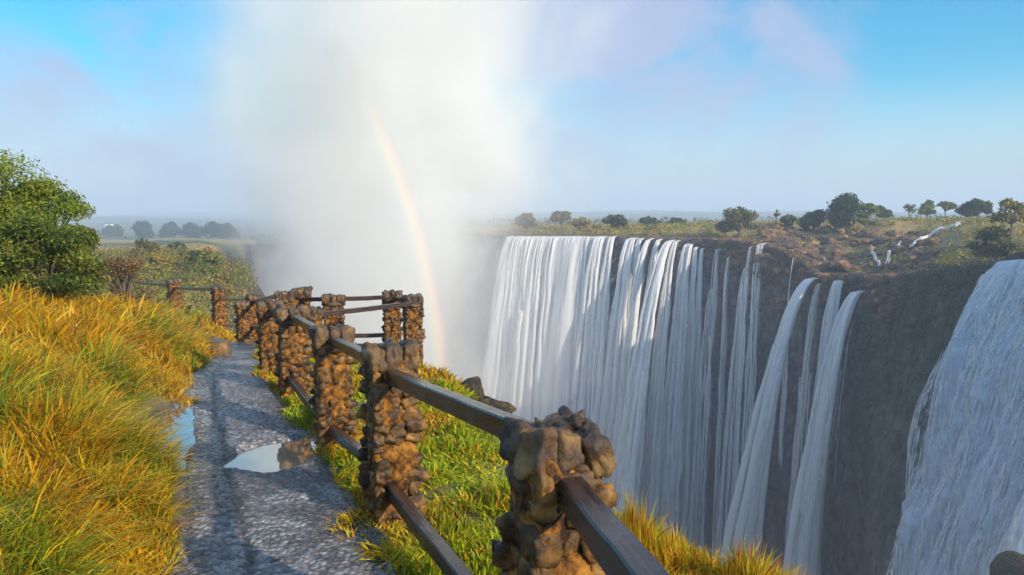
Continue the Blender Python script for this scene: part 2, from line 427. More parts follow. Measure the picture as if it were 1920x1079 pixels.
def rail(name, parent, a, b, h=0.085, w=0.075, seed=0):
    a = Vector(a); b = Vector(b); d = b - a; Ln = d.length
    n = 24; prof = [(-w / 2, -h / 2 + .006), (-w / 2 + .006, -h / 2), (w / 2 - .006, -h / 2), (w / 2, -h / 2 + .006), (w / 2, h / 2 - .006), (w / 2 - .006, h / 2), (-w / 2 + .006, h / 2), (-w / 2, h / 2 - .006)]
    Vv = []
    for i in range(n + 1):
        x = Ln * i / n
        wob = 0.006 * mnoise.noise(Vector((x * 2 + seed, seed, 0))); wz = 0.006 * mnoise.noise(Vector((x * 2, seed * 3, 5)))
        for (py, pz) in prof:
            k = 0.003 * mnoise.noise(Vector((x * 9, py * 40, pz * 40 + seed)))
            Vv.append((x, py + wob + k, pz + wz + k))
    q, _ = grid_faces(n + 1, 8, wrap=True)
    mb = MB(); mb.add(np.array(Vv), [q, np.array([list(range(7, -1, -1)), list(range(n * 8, n * 8 + 8))])])
    o = link(name, mb.mesh(name), M_WOOD, parent, smooth=False)
    o.matrix_basis = Matrix.Translation(a) @ d.to_track_quat('X', 'Z').to_matrix().to_4x4()
    return o

def top_of(px, py, Y): return at(px, py, Y)
FR = math.atan2(0.4, 1.0)
def run(label, posts, rails, group='stone post and rail fences along the gorge'):
    base0 = posts[0]
    root = empty('fence', (0, 0, 0)); tag(root, label, 'fence', group)
    for k, (px, ty, Y, w, rz, sub) in enumerate(posts):
        p = at(px, ty, Y); gz = Hs(p.x, p.y)
        stone_post(root, (p.x, p.y, gz), p.z - gz, w, rz, 100 + int(px), sub)
    for (nm, (ax, ay, aY), (bx, by, bY), h, w) in rails:
        rail(nm, root, at(ax, ay, aY), at(bx, by, bY), h, w, seed=ax * 0.01)
    return root
P0 = Vector((0.53, 0.0, 1.04))
near = run('stone post and timber rail fence beside the wet path, nearest the viewer',
    [(1040, 782, 2.35, 0.235, FR, 3), (732, 640, 4.4, 0.25, FR, 3), (622, 609, 6.2, 0.255, FR, 2), (548, 572, 8.4, 0.30, FR, 2), (506, 562, 9.8, 0.28, FR, 2)],
    [('top_rail', (1045, 842, 2.36), (722, 702, 4.4), 0.078, 0.065), ('top_rail', (735, 692, 4.36), (620, 638, 6.2), 0.074, 0.065),
     ('top_rail', (625, 637, 6.15), (545, 593, 8.4), 0.074, 0.065), ('top_rail', (545, 592, 8.4), (506, 583, 9.8), 0.074, 0.065),
     ('bottom_rail', (1030, 1290, 2.36), (722, 905, 4.4), 0.078, 0.065), ('bottom_rail', (735, 895, 4.36), (620, 805, 6.2), 0.074, 0.065),
     ('bottom_rail', (625, 812, 6.15), (540, 705, 8.4), 0.074, 0.065)])
gz0 = Hs(P0.x, P0.y)
stone_post(near, (P0.x, P0.y, gz0), 1.12, 0.285, FR, 5, 2)
rail('top_rail', near, at(1064, 915, 2.26), (P0.x, P0.y, 0.97), 0.085, 0.075, 3)
rail('bottom_rail', near, at(1060, 1300, 2.3), (P0.x, P0.y, 0.3), 0.085, 0.075, 4)
run('dark stone post and rail fence boxing in the lookout beyond the near fence',
    [(586, 574, 11.4, 0.26, 0.3, 2), (625, 550, 12.6, 0.30, 0.1, 2), (565, 538, 13.6, 0.28, 0.1, 2), (534, 545, 13.2, 0.27, 0.2, 2), (735, 543, 13.8, 0.29, 0.15, 2), (773, 552, 12.8, 0.29, 0.3, 2)],
    [('top_rail', (565, 562, 13.5), (625, 561, 12.7), 0.07, 0.07), ('top_rail', (625, 562, 12.7), (735, 557, 13.8), 0.07, 0.07), ('top_rail', (586, 592, 11.4), (773, 570, 12.7), 0.07, 0.07),
     ('bottom_rail', (625, 631, 12.7), (735, 628, 13.8), 0.07, 0.07), ('bottom_rail', (586, 650, 11.4), (773, 648, 12.7), 0.07, 0.07), ('top_rail', (735, 560, 13.8), (773, 566, 12.8), 0.07, 0.07), ('top_rail', (534, 553, 13.2), (565, 556, 13.5), 0.07, 0.07)])
run('low stone post and rail fence at the far bend of the path',
    [(454, 563, 16.6, 0.25, 0.5, 1), (475, 551, 17.4, 0.28, 0.5, 1)],
    [('top_rail', (475, 567, 17.3), (532, 552, 13.3), 0.07, 0.07), ('bottom_rail', (475, 614, 17.3), (525, 612, 13.3), 0.07, 0.07), ('top_rail', (454, 570, 16.6), (475, 566, 17.4), 0.07, 0.07)])
run('small distant stone post and rail fence rising out of golden grass',
    [(410, 535, 22.5, 0.36, 0.6, 1), (326, 523, 29.0, 0.45, 0.6, 1)],
    [('top_rail', (411, 543, 22.5), (326, 541, 29.0), 0.1, 0.08), ('top_rail', (326, 536, 29.0), (250, 530, 34.0), 0.1, 0.08), ('top_rail', (410, 562, 22.5), (455, 562, 17.0), 0.06, 0.06)])

# ------------------------------------------------------------------ loose stones
def boulder(name, label, cat, c, r, rz, seed, mat, sub=4, amp=0.2, boxy=0.4, group=None, tilt=0.0):
    mb = MB(); mb.stone((0, 0, 0), r, None, sub, seed, amp, boxy)
    o = link(name, mb.mesh(name), mat); o.location = c; o.rotation_euler = (tilt, 0, rz)
    return tag(o, label, cat, group)
p = hit(408, 668); boulder('stone', 'squared stone block at the grassy edge of the path far bend', 'stone', (p.x, p.y + 0.15, p.z + 0.08), (0.16, 0.16, 0.16), 0.1, 7, M_BLOCK, 3, 0.1, 0.8)
p = hit(290, 628); p = at(290, 628, p.y * 0.90); boulder('stone_slab', 'flat grey slab half buried in the golden grass bank', 'slab', (p.x, p.y, p.z), (0.2, 0.16, 0.035), 0.1, 9, M_SLAB, 3, 0.1, 0.6)
for (px, py, Yd, r, rz, sd, lab) in [(930, 752, 7.4, (0.22, 0.30, 0.20), 0.5, 11, 'dark brown rock at the lip of the gorge, nearest of those below the grass slope'),
                              (905, 722, 7.9, (0.20, 0.28, 0.18), 0.9, 12, 'dark rock in the middle of the row along the slope skyline'),
                              (878, 702, 8.6, (0.2, 0.26, 0.16), 0.2, 13, 'mossy rock breaking through the grass near the skyline of the slope'),
                              (850, 690, 9.2, (0.14, 0.2, 0.12), 0.6, 14, 'small mossy rock, farthest of the row along the slope skyline'),
                              (952, 776, 6.7, (0.16, 0.22, 0.13), 0.9, 17, 'dark rock at the gorge lip just left of the nearest post cap')]:
    c = at(px, py, Yd); c.z = min(c.z, Hs(c.x, c.y) + 0.05) - 0.05; boulder('rock', lab, 'rock', c, r, rz, sd, M_ROCK, 4, 0.5, 0.5, 'rocks along the gorge lip', 0.3)
c = at(1915, 1085, 52); boulder('boulder', 'smooth grey boulder at the foot of the nearest waterfall', 'boulder', c, (1.3, 2, 1.6), 0.3, 23, M_ROCK, 4, 0.15, 0.1)

# ------------------------------------------------------------------ grass
def blades(P, h, w, az, lean, col, head=0.0, tipcol=None):
    n = len(P); T = np.array([0, 0.36, 0.72, 1.0])
    dirx = np.stack([np.cos(az), np.sin(az)], -1)
    wa = RNG.uniform(0, 2 * PI, n); wd = np.stack([np.cos(wa), np.sin(wa), np.zeros(n)], -1)
    Vv = np.zeros((n, 7, 3)); C = np.zeros((n, 7, 3))
    wp = [0.7, 1.0, 0.75 + head]
    for k, tt in enumerate(T):
        c = P.copy(); c[:, :2] += dirx * (lean * h * tt ** 1.8)[:, None]
        c[:, 2] += h * (tt - 0.45 * np.minimum(lean, 1.2) * tt ** 2.2)
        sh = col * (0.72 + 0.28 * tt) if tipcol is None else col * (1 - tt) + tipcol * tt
        if k < 3:
            Vv[:, 2 * k] = c - wd * (w * wp[k] * 0.5)[:, None]; Vv[:, 2 * k + 1] = c + wd * (w * wp[k] * 0.5)[:, None]
            C[:, 2 * k] = sh; C[:, 2 * k + 1] = sh
        else: Vv[:, 6] = c; C[:, 6] = sh
    base = (np.arange(n) * 7)[:, None]
    q1 = base + np.array([0, 1, 3, 2]); q2 = base + np.array([2, 3, 5, 4]); t1 = base + np.array([4, 5, 6])
    loops = np.concatenate([q1, q2, t1], 1).ravel(); tot = np.tile([4, 4, 3], n)
    return Vv.reshape(-1, 3), loops, tot, C.reshape(-1, 3)
def grass(name, label, X, Y, hgt, wid, cols, weights_fn, leanr=(0.2, 0.9), clump=0.35, head=0.3, az0=None, group=None):
    n = len(X); Z = H(X, Y) - 0.03
    d = np.hypot(X, Y)
    cl = fbm(X, Y, clump, 51, 3); cl2 = fbm(X, Y, clump * 3.5, 57, 3); cl3 = fbm(X, Y, clump * 1.3, 63, 2)
    az = 2 * PI * (cl * 1.3 + 0.5) + RNG.normal(0, 1.1, n) if az0 is None else az0 + 3.0 * cl + RNG.normal(0, 0.6, n)
    lean = np.clip(RNG.uniform(*leanr, n) + 0.8 * cl3, 0.05, 1.5)
    h = hgt * RNG.uniform(0.55, 1.12, n) * (1 + 1.2 * cl + 0.5 * cl2)
    w = wid * RNG.uniform(0.6, 1.4, n) * np.clip(d / 6, 0.75, 3.0)
    ue = xl(Y) - X
    if name == 'grass' and hgt > 0.3: h = h * (0.35 + 0.65 * sst(-0.15, 0.75, ue))
    K = weights_fn(X, Y, cl, cl2, n)
    col = np.array(cols)[K] * RNG.uniform(0.75, 1.25, (n, 1)) * (1 + 0.5 * cl3[:, None])
    col = np.clip(col, 0.005, 0.75)
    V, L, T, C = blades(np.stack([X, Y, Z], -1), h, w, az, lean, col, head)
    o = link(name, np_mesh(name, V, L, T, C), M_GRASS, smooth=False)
    return tag(o, label, 'grass', kind='stuff')
GOLD = [(0.68, 0.36, 0.010), (0.74, 0.46, 0.018), (0.58, 0.24, 0.008), (0.46, 0.40, 0.014), (0.17, 0.24, 0.014), (0.26, 0.12, 0.015)]
def gold_w(X, Y, cl, cl2, n):
    u = RNG.random(n); g = np.clip(0.0 + 1.4 * cl2 + 0.45 * sst(6.5, 3.5, Y) * sst(-4.5, -2.4, X) , 0.02, 0.85)
    K = np.where(u < 0.40, 0, np.where(u < 0.60, 1, np.where(u < 0.82, 2, np.where(u < 0.90, 3, 5))))
    return np.where(RNG.random(n) < g, np.where(RNG.random(n) < 0.6, 4, 3), K)
def scatter_bank(n, y0, y1, umax, pw=1.0):
    yv = np.exp(RNG.uniform(math.log(y0), math.log(y1), n)); u = umax * RNG.random(n) ** pw
    xv = xl(yv) + 0.05 - 0.13 * sst(8, 5, yv) + 0.10 * fbm(yv, yv * 0, 0.9, 71) - u * (0.35 + 0.65 * np.clip(yv / 8, 0.3, 1.5))
    k = (pud_mask(xv, yv, 1) < 0.3) & (pud_mask(xv + 0.14, yv, 1) < 0.3); return xv[k], yv[k]
Xa, Ya = scatter_bank(200000, 2.2, 20.5, 5.2, 1.15)
grass('grass', 'tall golden grass covering the bank left of the path', Xa, Ya, 0.36, 0.0062, GOLD, gold_w, (0.2, 1.3), 0.26, 0.8)
Xs, Ys = scatter_bank(1000, 2.4, 16, 4.6, 1.0)
ks_ = xl(Ys) - Xs > 0.35; Xs, Ys = Xs[ks_], Ys[ks_]
grass('grass', 'long pale dry stalks with seed heads arching over the golden bank', Xs, Ys, 0.50, 0.0055, [(0.70, 0.48, 0.10), (0.66, 0.40, 0.06), (0.55, 0.28, 0.05)], lambda X, Y, a, b, n: RNG.integers(0, 3, n), (0.5, 1.4), 0.5, 1.3)
Xb = RNG.uniform(-17, -5.6, 26000); Yb = RNG.uniform(19.8, 25, 26000)
k = (Xb < xl(Yb)) | (Yb > 20.6); k &= Xb < xe(Yb) - 0.3
Xb, Yb = Xb[k], Yb[k]
grass('grass', 'golden grass hump behind the far bend of the path', Xb, Yb, 0.55, 0.010, GOLD, gold_w, (0.2, 0.9), 0.6, 0.5)
GREEN = [(0.30, 0.38, 0.012), (0.42, 0.46, 0.015), (0.18, 0.25, 0.012), (0.58, 0.42, 0.015), (0.60, 0.26, 0.01), (0.42, 0.16, 0.012)]
def green_w(X, Y, cl, cl2, n):
    u = RNG.random(n); g = np.clip(0.62 + 1.9 * cl2 + 0.03 * (Y - 5), 0.08, 0.92)
    return np.where(RNG.random(n) < g, np.where(u < 0.55, 3, np.where(u < 0.88, 4, 5)), np.where(u < 0.25, 0, np.where(u < 0.85, 1, 2)))
n = 95000
yv = np.exp(RNG.uniform(math.log(2.4), math.log(14.5), n)); fr = RNG.random(n)
x0 = xr(yv) - 0.02 + 0.22 * fbm(yv, yv * 0, 0.5, 73); x1 = xe(yv) + 0.25
xv = x0 + (x1 - x0) * fr; k = x1 > x0
grass('grass', 'bright green and orange grass on the slope right of the fence', xv[k], yv[k], 0.115, 0.013, GREEN, green_w, (0.2, 1.2), 0.3, 0.2)
n = 30000
xv = RNG.uniform(0.5, 2.1, n); yv = RNG.uniform(2.7, 4.0, n)
def warm_w(X, Y, cl, cl2, n):
    u = RNG.random(n); return np.where(u < 0.3, 4, np.where(u < 0.62, 3, np.where(u < 0.8, 1, 5)))
k = xv < xe(yv) + 0.1
grass('grass', 'tuft of orange and yellow grass at the bottom right edge of the cliff', xv[k], yv[k], 0.23, 0.0045, GREEN, warm_w, (0.05, 0.6), 0.22, 0.9)

# ------------------------------------------------------------------ trees and bushes
def leaves_mesh(name, clumps, n, size, cols, seed, flat=0.0):
    rg = np.random.default_rng(seed)
    cen = np.array([c[0] for c in clumps]); rad_ = np.array([c[1] for c in clumps], float)
    wts = rad_.mean(1) ** 2; K = rg.choice(len(clumps), n, p=wts / wts.sum())
    d = rg.normal(size=(n, 3)); d /= np.linalg.norm(d, axis=1, keepdims=True)
    r = rg.random(n) ** 0.45
    P = cen[K] + d * rad_[K] * r[:, None]
    nrm = d * 0.6 + rg.normal(size=(n, 3)) * 0.6; nrm[:, 2] += 0.3; nrm /= np.linalg.norm(nrm, axis=1, keepdims=True)
    a = np.cross(nrm, rg.normal(size=(n, 3))); a /= np.linalg.norm(a, axis=1, keepdims=True); bb = np.cross(nrm, a)
    s = size * rg.uniform(0.6, 1.4, (n, 1))
    Vv = np.stack([P - a * s, P + bb * s * 0.45 + nrm * s * 0.12, P + a * s, P - bb * s * 0.45 + nrm * s * 0.12], 1)
    cc = np.array(cols); ck = rg.integers(0, len(cols), len(clumps))
    col = cc[np.where(rg.random(n) < 0.6, ck[K], rg.integers(0, len(cols), n))] * rg.uniform(0.7, 1.3, (n, 1))
    C = np.repeat(col[:, None, :], 4, 1).reshape(-1, 3)
    return np_mesh(name, Vv.reshape(-1, 3), np.arange(n * 4), np.full(n, 4), C)
def tree(name, label, cat, base, h, w, cols, seed, n=1500, leaf=0.3, trunk=0.25, nclump=14, group=None, flat=0.6, dep=None, sparse=False, cr=1.0):
    rnd = random.Random(seed); root = empty(name, base); tag(root, label, cat, group)
    dep = dep or w
    mb = MB(); cl = []
    th = h * trunk
    mb.tube([(0, 0, -0.25), (0.02 * w, 0, th * 0.5), (0, 0.02 * w, th)], [0.055 * h * 0.6, 0.045 * h * 0.6, 0.035 * h * 0.6])
    for k in range(nclump):
        a = rnd.uniform(0, 2 * PI); rr = math.sqrt(rnd.random()); zz = rnd.uniform(0.0, 1.0)
        prof = math.sqrt(max(0.08, 1 - (zz * 1.05 - 0.15) ** 2))
        c = Vector((rr * prof * w * 0.38 * (1.35 - 0.35 * cr) * math.cos(a), rr * prof * dep * 0.38 * (1.35 - 0.35 * cr) * math.sin(a), th + (h - th) * (0.12 + 0.74 * zz)))
        r = rnd.uniform(0.16, 0.27) * min(w, h * 1.3) * (0.6 if sparse else 1) * cr
        cl.append((c, (r, r, r * flat)))
        mid = Vector((c.x * 0.4, c.y * 0.4, th + (c.z - th) * 0.55))
        mb.tube([(0, 0, th * 0.85), mid, c], [0.02 * h, 0.013 * h, 0.005 * h], 5)
    link('trunk', mb.mesh('trunk'), M_BARK, root)
    link('crown', leaves_mesh('crown', cl, n, leaf, cols, seed), M_LEAF, root, smooth=False)
    return root
DK = [(0.03, 0.05, 0.015), (0.045, 0.07, 0.02), (0.07, 0.095, 0.02)]
OL = [(0.08, 0.085, 0.02), (0.13, 0.12, 0.025), (0.19, 0.16, 0.03)]
BR = [(0.10, 0.15, 0.02), (0.15, 0.20, 0.025), (0.22, 0.24, 0.03)]
YE = [(0.26, 0.20, 0.03), (0.34, 0.25, 0.04), (0.18, 0.15, 0.03)]
def plateau(px, ty, by, dy, wpx, cols, seed, label, name='bush', cat='bush', **kw):
    Yd = float(rim_d(px)) + dy
    p = at(px, by, Yd); g = Hs(p.x, p.y); top = at(px, ty, Yd).z
    base = (p.x, p.y, min(g, p.z) if abs(g - p.z) < 3 else g)
    tree(name, label, cat, base, max(top - base[2], 0.8), wpx / F * Yd, cols, seed, group='trees and bushes on the plateau above the falls', **kw)
plateau(985, 400, 432, 8, 44, OL, 1, 'pale hazy bush at the edge of the spray plume above the falls', leaf=0.28)
plateau(1053, 392, 430, 10, 40, OL, 2, 'hazy rounded tree left of the dark bush above the main curtain', name='tree', cat='tree', leaf=0.28)
plateau(1092, 408, 432, 8, 44, YE, 3, 'low yellowish bush between the hazy tree and the dark rim bush', leaf=0.25)
plateau(1150, 404, 434, 9, 66, OL + DK, 4, 'dark olive bush at the rim above the middle of the main curtain', leaf=0.28)
plateau(1215, 408, 428, 30, 62, DK, 5, 'low dark line of bush behind golden grass left of the rim bush', leaf=0.3)
plateau(1268, 409, 424, 45, 40, DK, 6, 'small dark far bush just left of the large olive rim bush', leaf=0.3)
plateau(1386, 389, 436, 7, 92, OL, 7, 'large olive bush overhanging the rim right of the main curtain', leaf=0.26, n=3000, nclump=20)
plateau(1455, 394, 425, 20, 18, OL, 8, 'spindly sapling right of the large olive rim bush', name='tree', cat='tree', leaf=0.18, n=160, trunk=0.6, nclump=5)
plateau(1480, 404, 426, 22, 44, OL, 18, 'low olive bush left of the broad dark bush beside the tall tree', leaf=0.24)
plateau(1527, 391, 424, 26, 66, DK, 9, 'broad dark bush touching the left side of the tall round tree', leaf=0.3, n=2000)
plateau(1588, 364, 420, 28, 78, DK, 10, 'tall round dark green tree standing highest above the falls', name='tree', cat='tree', leaf=0.3, n=4200, nclump=26, flat=0.85, trunk=0.12)
plateau(1625, 379, 416, 26, 40, BR, 11, 'bright green bush against the right side of the tall round tree', leaf=0.26, n=1500)
plateau(1650, 384, 404, 60, 40, DK, 12, 'low dark domed bush right of the tall round tree', leaf=0.35)
plateau(1704, 383, 402, 60, 30, OL, 13, 'thin small tree between the low dome and the pale round tree', name='tree', cat='tree', leaf=0.25, n=220, trunk=0.5, nclump=6)
plateau(1738, 376, 402, 70, 34, BR, 14, 'pale round tree on the skyline of the yellow meadow', name='tree', cat='tree', leaf=0.35)
plateau(1772, 377, 402, 66, 34, OL, 15, 'flat topped small tree right of the pale round tree', name='tree', cat='tree', leaf=0.3, n=500, trunk=0.5, flat=0.3)
plateau(1832, 376, 402, 60, 82, DK, 16, 'wide dark flat dome of bush near the right edge of the skyline', leaf=0.35, n=2200)
plateau(1896, 370, 420, 20, 62, YE + OL, 17, 'sparse yellowish tree at the right edge of the plateau', name='tree', cat='tree', leaf=0.22, n=1100, nclump=14, trunk=0.35)
plateau(1868, 425, 470, 6, 90, DK + OL, 19, 'dark bush on the shaded shoulder above the nearest waterfall', leaf=0.22, n=2500, nclump=18)

# near bushes on the left bank
NB = [(0.07, 0.13, 0.012), (0.12, 0.19, 0.015), (0.20, 0.25, 0.02), (0.28, 0.26, 0.02)]
def bank_bush(px, ty, Yd, wm, label, cols, seed, name='bush', **kw):
    p = at(px, 500, Yd); g = Hs(p.x, p.y); top = at(px, ty, Yd).z
    tree(name, label, 'bush', (p.x, p.y, g), top - g, wm, cols, seed, group='bushes on the grass bank', **kw)
bank_bush(-30, 262, 11.5, 2.5, 'tall leafy green bush at the far left on the grass bank', NB, 31, n=36000, leaf=0.027, nclump=64, cr=0.78, flat=0.7, trunk=0.15)
bank_bush(78, 318, 12.2, 1.6, 'feathery green bush leaning right from the tall leafy bush', NB, 32, n=16000, leaf=0.026, nclump=34, cr=0.72, flat=0.5, trunk=0.2)
bank_bush(85, 395, 11.0, 1.5, 'dense dark leaved bush low on the bank under the feathery bush', [(0.05, 0.09, 0.012), (0.09, 0.13, 0.015), (0.19, 0.2, 0.02)], 33, n=20000, leaf=0.026, nclump=44, cr=0.8, trunk=0.15)
bank_bush(150, 415, 13.0, 1.1, 'olive brown bush right of the green bushes on the bank', [(0.16, 0.12, 0.02), (0.24, 0.17, 0.025), (0.11, 0.11, 0.02)], 34, n=5000, leaf=0.032, nclump=16, trunk=0.2)
bank_bush(232, 462, 15.0, 1.3, 'reddish twiggy bush at the end of the bank', [(0.16, 0.08, 0.04), (0.22, 0.11, 0.05), (0.14, 0.11, 0.04)], 35, n=1800, leaf=0.028, nclump=34, trunk=0.15, sparse=True)

for i, (px, by, Yd, wpx, hm, cols_, lab) in enumerate([(300, 500, 62, 60, 2.0, YE, 'yellowish bush on the headland beyond the farthest fence'), (352, 488, 70, 66, 2.2, DK + OL, 'dark green bush in the middle of the headland'),
        (398, 492, 66, 52, 2.4, YE + BR, 'bright yellow green bush near the headland edge'), (385, 474, 88, 44, 2.2, [(0.42, 0.17, 0.03), (0.3, 0.14, 0.03)], 'small orange bush high on the headland'), (418, 516, 58, 40, 2.0, OL + YE, 'olive bush at the brink of the headland cliff'),
        (330, 466, 100, 56, 2.6, DK, 'dark bush at the back of the headland before the pale field'), (275, 478, 84, 60, 2.4, OL, 'olive bush at the left of the headland behind the twiggy bush')]):
    p = at(px, by, Yd); g_ = Hs(p.x, p.y)
    tree('bush', lab, 'bush', (p.x, p.y, g_ - 0.2), hm, wpx / F * Yd, cols_, 140 + i, n=1800, leaf=0.16, group='bushes on the headland', trunk=0.1, nclump=16)
# far trees behind the left headland
HZ = [(0.04, 0.06, 0.025), (0.06, 0.08, 0.03)]
for i, (px, ty, by, Yd, wpx, lab) in enumerate([(212, 424, 448, 520, 50, 'far hazy tree at the left end of the tree line beyond the field'), (270, 413, 449, 470, 46, 'tallest round tree of the hazy tree line beyond the field'),
        (318, 419, 448, 480, 40, 'second hazy tree right of the tallest in the far tree line'), (356, 421, 449, 480, 44, 'hazy broad tree right of centre in the far tree line'),
        (395, 417, 450, 470, 46, 'hazy tree of the far line nearest the spray plume'), (428, 420, 452, 460, 40, 'hazy tree half lost in the left edge of the spray plume')]):
    p = at(px, by, Yd); g = Hs(p.x, p.y); top = at(px, ty, Yd).z
    tree('tree', lab, 'tree', (p.x, p.y, min(g, p.z)), top - min(g, p.z), wpx / F * Yd, HZ, 60 + i, n=1500, leaf=1.0, group='hazy trees beyond the field', flat=0.8, trunk=0.08, nclump=16)

# scrub covering the headland and the plateau (uncountable)
def scrub(name, label, X, Y, cols, size, n_leaf, seed, leaf):
    rg = np.random.default_rng(seed); Z = H(X, Y)
    cl = [((x, y, z + s * 0.3), (s, s, s * 0.65)) for x, y, z, s in zip(X, Y, Z, size)]
    o = link(name, leaves_mesh(name, cl, n_leaf, leaf, cols, seed), M_LEAF, smooth=False)
    return tag(o, label, 'scrub', kind='stuff')
n = 2600; yv = RNG.uniform(30, 112, n); xv = xe(yv) + 1.0 - RNG.random(n) ** 1.3 * (6 + yv * 0.2)
scrub('scrub', 'yellow and green scrub covering the headland beyond the fence', xv, yv, OL + YE + YE + DK + BR + [(0.4, 0.2, 0.03)], RNG.uniform(0.2, 1.0, n) ** 1.6 * 1.9 * np.clip(yv / 80, 0.45, 1.2), 90000, 81, 0.10)
n = 2600; pxv = np.concatenate([RNG.uniform(930, 2000, 1700), RNG.uniform(1380, 1860, 900)]); dv = rim_d(pxv) + 2.6 + RNG.random(n) ** 1.6 * 60; xv = (pxv - 960) / F * dv
scrub('scrub', 'low golden and green scrub along the top of the falls', xv, dv, YE + BR + [(0.46, 0.2, 0.02), (0.58, 0.36, 0.03), (0.54, 0.42, 0.04), (0.36, 0.38, 0.04)] + OL, RNG.uniform(0.25, 0.8, n) * (1 + 1.3 * (pxv < 1350) * RNG.random(n)), 52000, 82, 0.16)
n = 2600; a = RNG.uniform(-0.75, 0.75, n); r = np.exp(RNG.uniform(math.log(260), math.log(1700), n))
xv, yv = r * np.sin(a), r * np.cos(a); k = (yv > rim_d(960 + F * xv / yv) + 60) & ~((960 + F * xv / yv < 470) & (yv < 420))
scrub('scrub', 'far bush cover fading into the haze towards the horizon', xv[k], yv[k], HZ + OL, RNG.uniform(0.6, 1.8, n)[k] * (1 + r[k] / 500), 22000, 83, 0.9)

# white house far off on the left
p = at(205, 423, 640); g = Hs(p.x, p.y)
root = empty('house', (p.x, p.y, g)); tag(root, 'tiny white house among the far trees on the left', 'house')
M_WHITE = mat_noise('white_wall', [(0.3, (0.7, 0.69, 0.66)), (0.7, (0.82, 0.81, 0.78))], 1, 0.8, 0.1)
hh = max(p.z + 1.2 - g, 3.0)
bm = bmesh.new(); bmesh.ops.create_cube(bm, size=1); bmesh.ops.scale(bm, vec=(5, 4, hh), verts=bm.verts); bmesh.ops.translate(bm, vec=(0, 0, hh / 2), verts=bm.verts)
me = bpy.data.meshes.new('wall'); bm.to_mesh(me); bm.free(); link('wall', me, M_WHITE, root, smooth=False)
bm = bmesh.new(); vs = [bm.verts.new(c) for c in [(-2.8, -2.3, hh), (2.8, -2.3, hh), (2.8, 2.3, hh), (-2.8, 2.3, hh), (-2.8, 0, hh + 1.2), (2.8, 0, hh + 1.2)]]
for f in ((0, 1, 5, 4), (2, 3, 4, 5), (0, 4, 3), (1, 2, 5), (3, 2, 1, 0)): bm.faces.new([vs[i] for i in f])
me = bpy.data.meshes.new('roof'); bm.to_mesh(me); bm.free(); link('roof', me, M_SLAB, root, smooth=False)

# ------------------------------------------------------------------ cliff of the falls
def rim_pt(px): d = float(rim_d(px)); return np.array([(px - 960) / F * d, d, float(rim_z(px))])
def rim_frame(px):
    a = rim_pt(px - 25); b = rim_pt(px + 25); t = b - a; t[2] = 0; t /= np.linalg.norm(t)
    n = np.array([t[1], -t[0], 0.0])
    if n[1] > 0 and n[0] > 0: n = -n
    if np.dot(n, -rim_pt(px) * np.array([1, 1, 0])) < 0: n = -n
    return t, n
pxs = np.concatenate([np.linspace(640, 940, 120), np.linspace(944, 1300, 240), np.linspace(1302, 2300, 620)])
hs = np.concatenate([[-2, -1], 72 * np.linspace(0, 1, 170) ** 1.15])
Pr = np.array([rim_pt(p) for p in pxs]); Fr = [rim_frame(p) for p in pxs]
nn = np.array([f[1] for f in Fr]); k = np.ones(31) / 31
nn = np.stack([np.convolve(np.pad(nn[:, i], 15, mode='edge'), k, 'valid') for i in range(3)], 1); nn /= np.linalg.norm(nn, axis=1, keepdims=True)
arc = np.concatenate([[0], np.cumsum(np.linalg.norm(np.diff(Pr, axis=0), axis=1))])
AR, HH = np.meshgrid(arc, hs)
lip = np.clip(-HH, 0, None)
disp = 2.4 * fbm(AR, HH * 0.35, 9, 91, 5) + 0.8 * fbm(AR, HH, 2.0, 95, 3) + 0.06 * np.clip(HH, 0, 80) * -0.5
disp = disp * sst(0, 3, HH) - lip * 2.2
promo = np.interp(pxs, [1560, 1660, 1720, 1830, 1870], [0, 0.4, 1, 1, 0.2])
disp = disp + (promo[None, :] * 5.0) * sst(0, 26, HH)
ledge = np.interp(pxs, [1380, 1470, 1560, 1640], [0, 1, 1, 0])
V = Pr[None] + nn[None] * disp[..., None]; V[..., 2] -= np.clip(HH, 0, 80)
V[..., 2] += (lip > 0) * (0.25 + 0.5 * fbm(AR, HH, 3, 97, 3)) + 1.3 * fbm(AR, HH, 4, 98, 3) * sst(0.2, 4, HH) * (1 - sst(20, 40, HH))
q, t = grid_faces(len(hs), len(pxs))
veg = np.interp(pxs, [1600, 1680, 1850, 1900], [0, 1, 1, 0.3])[None, :] * (1 - sst(15, 50, HH)) * (HH >= 0)
me = np_mesh('cliff', V, q[:, ::-1], t, attrs={'veg': veg.ravel(), 'top': (1 - sst(0.3, 5, HH + 4 * fbm(AR, HH, 3, 99))).ravel()})
M_CLIFF, nt, b, out = newmat('basalt')
v = geoco(nt); mp = nt.nodes.new('ShaderNodeMapping'); mp.inputs['Scale'].default_value = (1, 1, 0.22); nt.links.new(v, mp.inputs[0])
n1 = noise_(nt, mp.outputs[0], 0.55, 10, 0.7); n2 = noise_(nt, v, 1.5, 8, 0.7)
c = ramp(nt, n1, [(0.34, (0.035, 0.032, 0.034)), (0.5, (0.115, 0.102, 0.10)), (0.66, (0.26, 0.22, 0.20))])
vg = ramp(nt, n2, [(0.35, (0.03, 0.035, 0.018)), (0.5, (0.07, 0.075, 0.03)), (0.68, (0.13, 0.115, 0.04))])
c = mixc(nt, math_(nt, 'MULTIPLY', attr(nt, 'veg').outputs['Fac'], 0.75), c, vg)
tp = ramp(nt, n2, [(0.3, (0.04, 0.035, 0.02)), (0.5, (0.2, 0.1, 0.03)), (0.7, (0.34, 0.2, 0.05))])
c = mixc(nt, math_(nt, 'MULTIPLY', attr(nt, 'top').outputs['Fac'], 0.45), c, tp)
